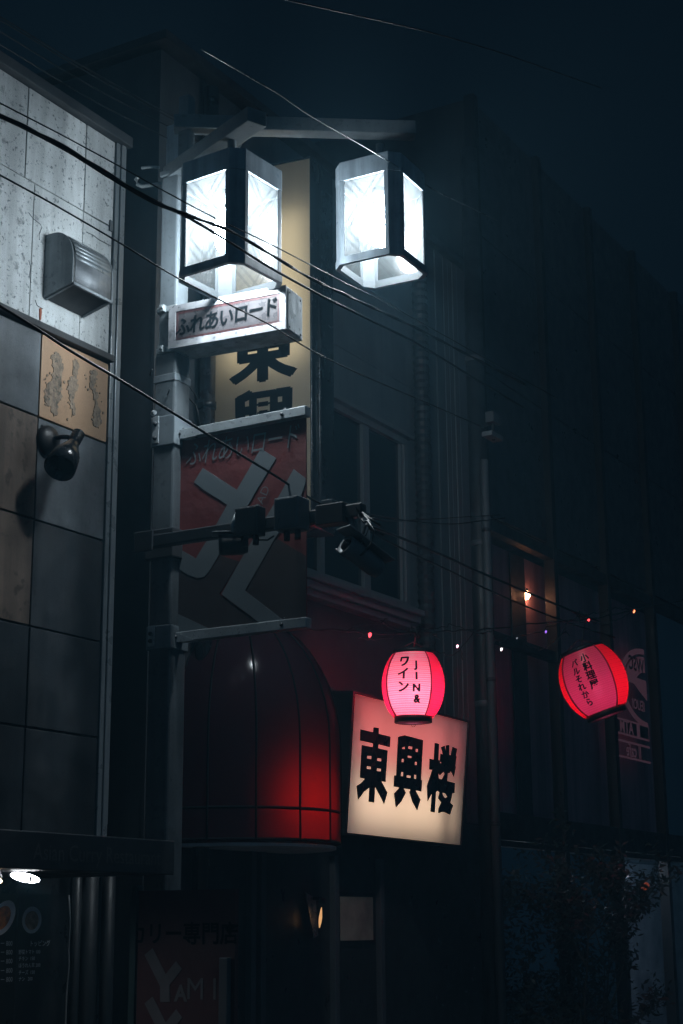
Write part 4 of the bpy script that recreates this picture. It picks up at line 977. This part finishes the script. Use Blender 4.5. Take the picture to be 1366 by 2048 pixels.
for i, (dx, dy) in enumerate(((0, 0), (22, 20), (0, 30), (10, 62))):
    cable(['uppermost of the faint wires in the dark sky above the concrete wall', 'second of the faint wires above the concrete wall', 'third of the faint wires above the concrete wall', 'lowest faint wire nearest the concrete wall top'][i],
          [(-40+dx, 10+dy), (20+dx, 45+dy), (110+dx, 100+dy), (200+dx, 152+dy), (300+dx, 208+dy-2*i), (380+dx, 250+dy-3*i)], -5.62+.05*i, .0035, m_=CB)
cable('fine wire alone high in the empty sky', [(700, 28), (790, 48), (880, 70), (1000, 105), (1100, 140)], -3.2, .003, m_=CB)

# ------------------------------------------------------------------ curry shop at lower left
def curry_sign():
    X = -5.15; a = P(-60, 1668, 'X', X); b = P(350, 1668, 'X', X); z1 = P(150, 1668, 'X', X).z; z0 = P(150, 1742, 'X', X).z
    t = thing('curry_shop_fascia', 'dark fascia board with faint lettering above the curry shop front', 'sign', (X, b.y, z0))
    MB().box((FX+.02, 2.2, z0), (X, b.y, z1)).build('board', mat('fascia_dark', (.03, .036, .042), .5), t, bevel=.006)
    L = P(50, 1708, 'X', X); R = P(333, 1714, 'X', X)
    words('Asian Curry Restaurant', .112, onplane(Vector((X, (L.y+R.y)/2, (L.z+R.z)/2)), (0, 1, 0), (0, 0, 1), (1, 0, 0), .003, sx=.93)).build('lettering', mat('fascia_letters', (.075, .08, .085), .5), t)
curry_sign()
def menu():
    X = FX+.12; n = Vector((1, 0, 0)); p = lambda x, y, k=0: P(x, y, 'X', X+k)
    a, b = p(-60, 1785), p(122, 2060)
    t = thing('menu_board', 'black menu board with two food photographs and white price lists', 'menu board', (X, a.y, b.z))
    MB().box((X-.03, a.y, b.z), (X, b.y, a.z)).build('board', mat('menu_black', (.012, .013, .015), .4), t)
    PLT = mat('plate_white', (.80, .81, .86), .5); FD = mat('curry_food', (.60, .17, .04), .5, var=.9, vs=18); FD2 = mat('curry_food_pale', (.30, .20, .14), .5, var=.9, vs=18); PLT2 = mat('plate_grey', (.50, .54, .60), .5)
    def ell(cx, cy, rx, ry, m_, k, nm, rot=0):
        L = []
        for i in range(28):
            a_ = 2*pi*i/28; u, v = rx*cos(a_), ry*sin(a_); L.append(p(cx+u*cos(rot)-v*sin(rot), cy+u*sin(rot)+v*cos(rot), k))
        return MB().prism([L], n, .002).build(nm, m_, t)
    ell(6, 1836, 21, 38, PLT, .003, 'plate_photo', .45); ell(4, 1836, 15, 26, FD, .006, 'food_photo', .45)
    ell(64, 1840, 19, 27, PLT2, .003, 'plate_photo', .1); ell(64, 1841, 13, 19, FD2, .006, 'food_photo', .1)
    LT = mat('menu_letters', (.55, .58, .62), .5); w = MB()
    def line(s_, x, y, size, al='LEFT'):
        join(w, words(s_, size, onplane(p(x, y), (0, 1, 0), (0, 0, 1), n, .003), align=al))
    for i, y in enumerate((1888, 1906, 1924, 1943, 1961)): line('カリー 800', -18, y, .034)
    line('トッピング', 58, 1888, .034)
    for i, y in enumerate((1905, 1918, 1932, 1946, 1959)):
        line(['野菜トマト 100', 'チキン  150', 'ほうれん草 200', 'チーズ  150', 'ナン   200'][i], 36, y, .026)
    w.build('lettering', LT, t)
    MB().box((X, p(34, 1900).y-.006, b.z+.02), (X+.004, p(34, 1900).y+.006, a.z-.02)).build('divider', DARK, t)
menu()
def pendant(x, y, lab, col, st, X):
    c = P(x, y, 'X', X); t = thing('shop_lamp', lab, 'lamp', c, 'lamps over the menu board')
    ax = Vector((.04, -.34, -1)).normalized(); R = .078
    MB().lathe([(.0, -.16), (.03, -.155), (.035, -.09), (R*.8, -.03), (R, .0), (R*.97, .0), (R*.76, -.025), (.0, -.03)], c, ax, 28).build('shade', DARK, t)
    MB().lathe([(0, -.012), (R*.85, -.010), (R*.92, -.002), (R*.6, .006), (0, .008)], c, ax, 28).build('diffuser', glow('shop_lamp_glow', col, st), t)
    br = MB(); s_ = Vector((0, 1, 0))
    br.tube([c+s_*R*.75-ax*.0+Vector((.03, 0, -.005)), c+s_*R*.78+Vector((.03, 0, .05)), c+s_*R*.45+Vector((0.02, 0, .08)), (c.x-.02, c.y, 1.93)], .006, 6); br.tube([c-s_*R*.3+Vector((.06, 0, -.02)), c-s_*R*.3+Vector((.04, 0, .05))], .006, 6)
    each(br, 'yoke', POLE2, t)
    return t
pendant(50, 1756, 'white disc lamp under the curry fascia, the whole one', (.92, .95, 1), 40.0, -5.42)
pendant(-26, 1758, 'warm disc lamp under the curry fascia, cut by the photo edge', (1, .70, .42), 20.0, -5.42)
def yami():
    Y = 6.93; n = Vector((0, -1, 0)); p = lambda x, y, k=0: P(x, y, 'Y', Y-k)
    a, b = p(278, 1782), p(468, 2120)
    t = thing('standing_banner', 'dark red upright curry banner with pale letters below the awning', 'banner', (a.x, Y, .12))
    MB().box((a.x, Y, max(.3, b.z)), (b.x, Y+.03, a.z)).build('cloth', mat('banner_maroon', (.06, .02, .025), .7, var=.15), t)
    w = MB(); PL_ = mat('banner_pale', (.11, .11, .12), .7)
    def bar(x0, y0, x1, y1, w_, k):
        A, B = p(x0, y0, .003+k*.0004), p(x1, y1, .003+k*.0004); d = (B-A).normalized(); s_ = n.cross(d)*w_/2
        w.prism([[A-s_, B-s_, B+s_, A+s_]], n, .002)
    for k, dy in ((0, 0), (3, 97)):
        bar(297, 1903+dy, 328, 1965+dy, .062, k); bar(358, 1930+dy, 328, 1968+dy, .055, k+1); bar(329, 1955+dy, 330, 2004+dy, .06, k+2)
    join(w, words('A', .11, onplane(p(362, 1988), (1, 0, 0), (0, 0, 1), n, .004), bold=.03)); join(w, words('M I', .150, onplane(p(404, 1980), (1, 0, 0), (0, 0, 1), n, .004)))
    each(w, 'pale_letter', PL_, t)
    words('カリー専門店', .115, onplane(p(366, 1870), (1, 0, 0), (0, 0, 1), n, .004), bold=.02).build('dark_lettering', INK2, t)
    po = MB(); po.box((a.x-.05, Y-.005, .12), (a.x-.012, Y+.045, a.z+.03)); po.build('side_post', mat('teal_post', (.03, .06, .065), .5), t)
    q = p(457, 1950); MB().box((q.x-.025, Y-.05, .12), (q.x+.025, Y-.012, p(457, 1915).z)).build('front_post', GREYB, t, bevel=.004)
yami()

# ------------------------------------------------------------------ street tree in front of the shop window
def street_tree():
    b = P(1170, 2048, 'X', -5.45); t = thing('street_tree', 'slender bushy tree standing dark before the lower shop window', 'tree', (b.x, b.y, .12))
    w = MB(); lv = MB()
    def limb(p0, d, L, r, lev):
        pts = [p0]; p_ = p0; d = d.normalized()
        for i in range(6):
            d = (d+Vector((random.gauss(0, .13), random.gauss(0, .13), random.gauss(0, .06)))).normalized(); p_ = p_+d*L/6; pts.append(p_)
        w.tube(pts, lambda u: r*(1-.7*u), 6)
        if lev < 3:
            for _ in range(5 if lev < 2 else 4):
                k_ = random.randint(1, 6); az = random.uniform(0, 2*pi); limb(pts[k_], d*.6+Vector((cos(az)*.5, sin(az)*.65, random.uniform(0, .6))), L*random.uniform(.4, .62), r*.45, lev+1)
        if lev >= 2:
            for q in pts[1:]:
                for _ in range(2):
                    c = q+Vector((random.gauss(0, .05), random.gauss(0, .06), random.gauss(0, .05))); a_ = Vector((random.gauss(0, 1), random.gauss(0, 1), random.gauss(0, .7))).normalized(); s_ = a_.orthogonal().normalized(); l_ = random.uniform(.022, .045)
                    k_ = lv.add([c-a_*l_, c+s_*l_*.35, c+a_*l_, c-s_*l_*.35]); lv.face([k_, k_+1, k_+2, k_+3])
    base = Vector((b.x, b.y, .12))
    for az in (-.5, .3, 1.4, 2.6, 4.0): limb(base+Vector((cos(az)*.06, sin(az)*.10, 0)), Vector((cos(az)*.10, sin(az)*.30+.08, 1)), random.uniform(1.0, 1.45), .016, 0)
    w.build('trunk', BARK, t); lv.build('crown', LEAFM, t)
street_tree()

# ------------------------------------------------------------------ thin blue haze added to lift the blacks
HZ = bpy.data.materials.new('haze'); HZ.use_nodes = True; t_ = HZ.node_tree; t_.nodes.clear()
o_ = t_.nodes.new('ShaderNodeOutputMaterial'); v_ = t_.nodes.new('ShaderNodeVolumePrincipled')
v_.inputs['Color'].default_value = (.34, .74, 1.0, 1); v_.inputs['Density'].default_value = .0085; v_.inputs['Anisotropy'].default_value = .2
t_.links.new(v_.outputs[0], o_.inputs['Volume'])
hz = MB().box((-16, -24, -1.3), (14, 62, 11)).build('haze', HZ); hz['kind'] = 'stuff'
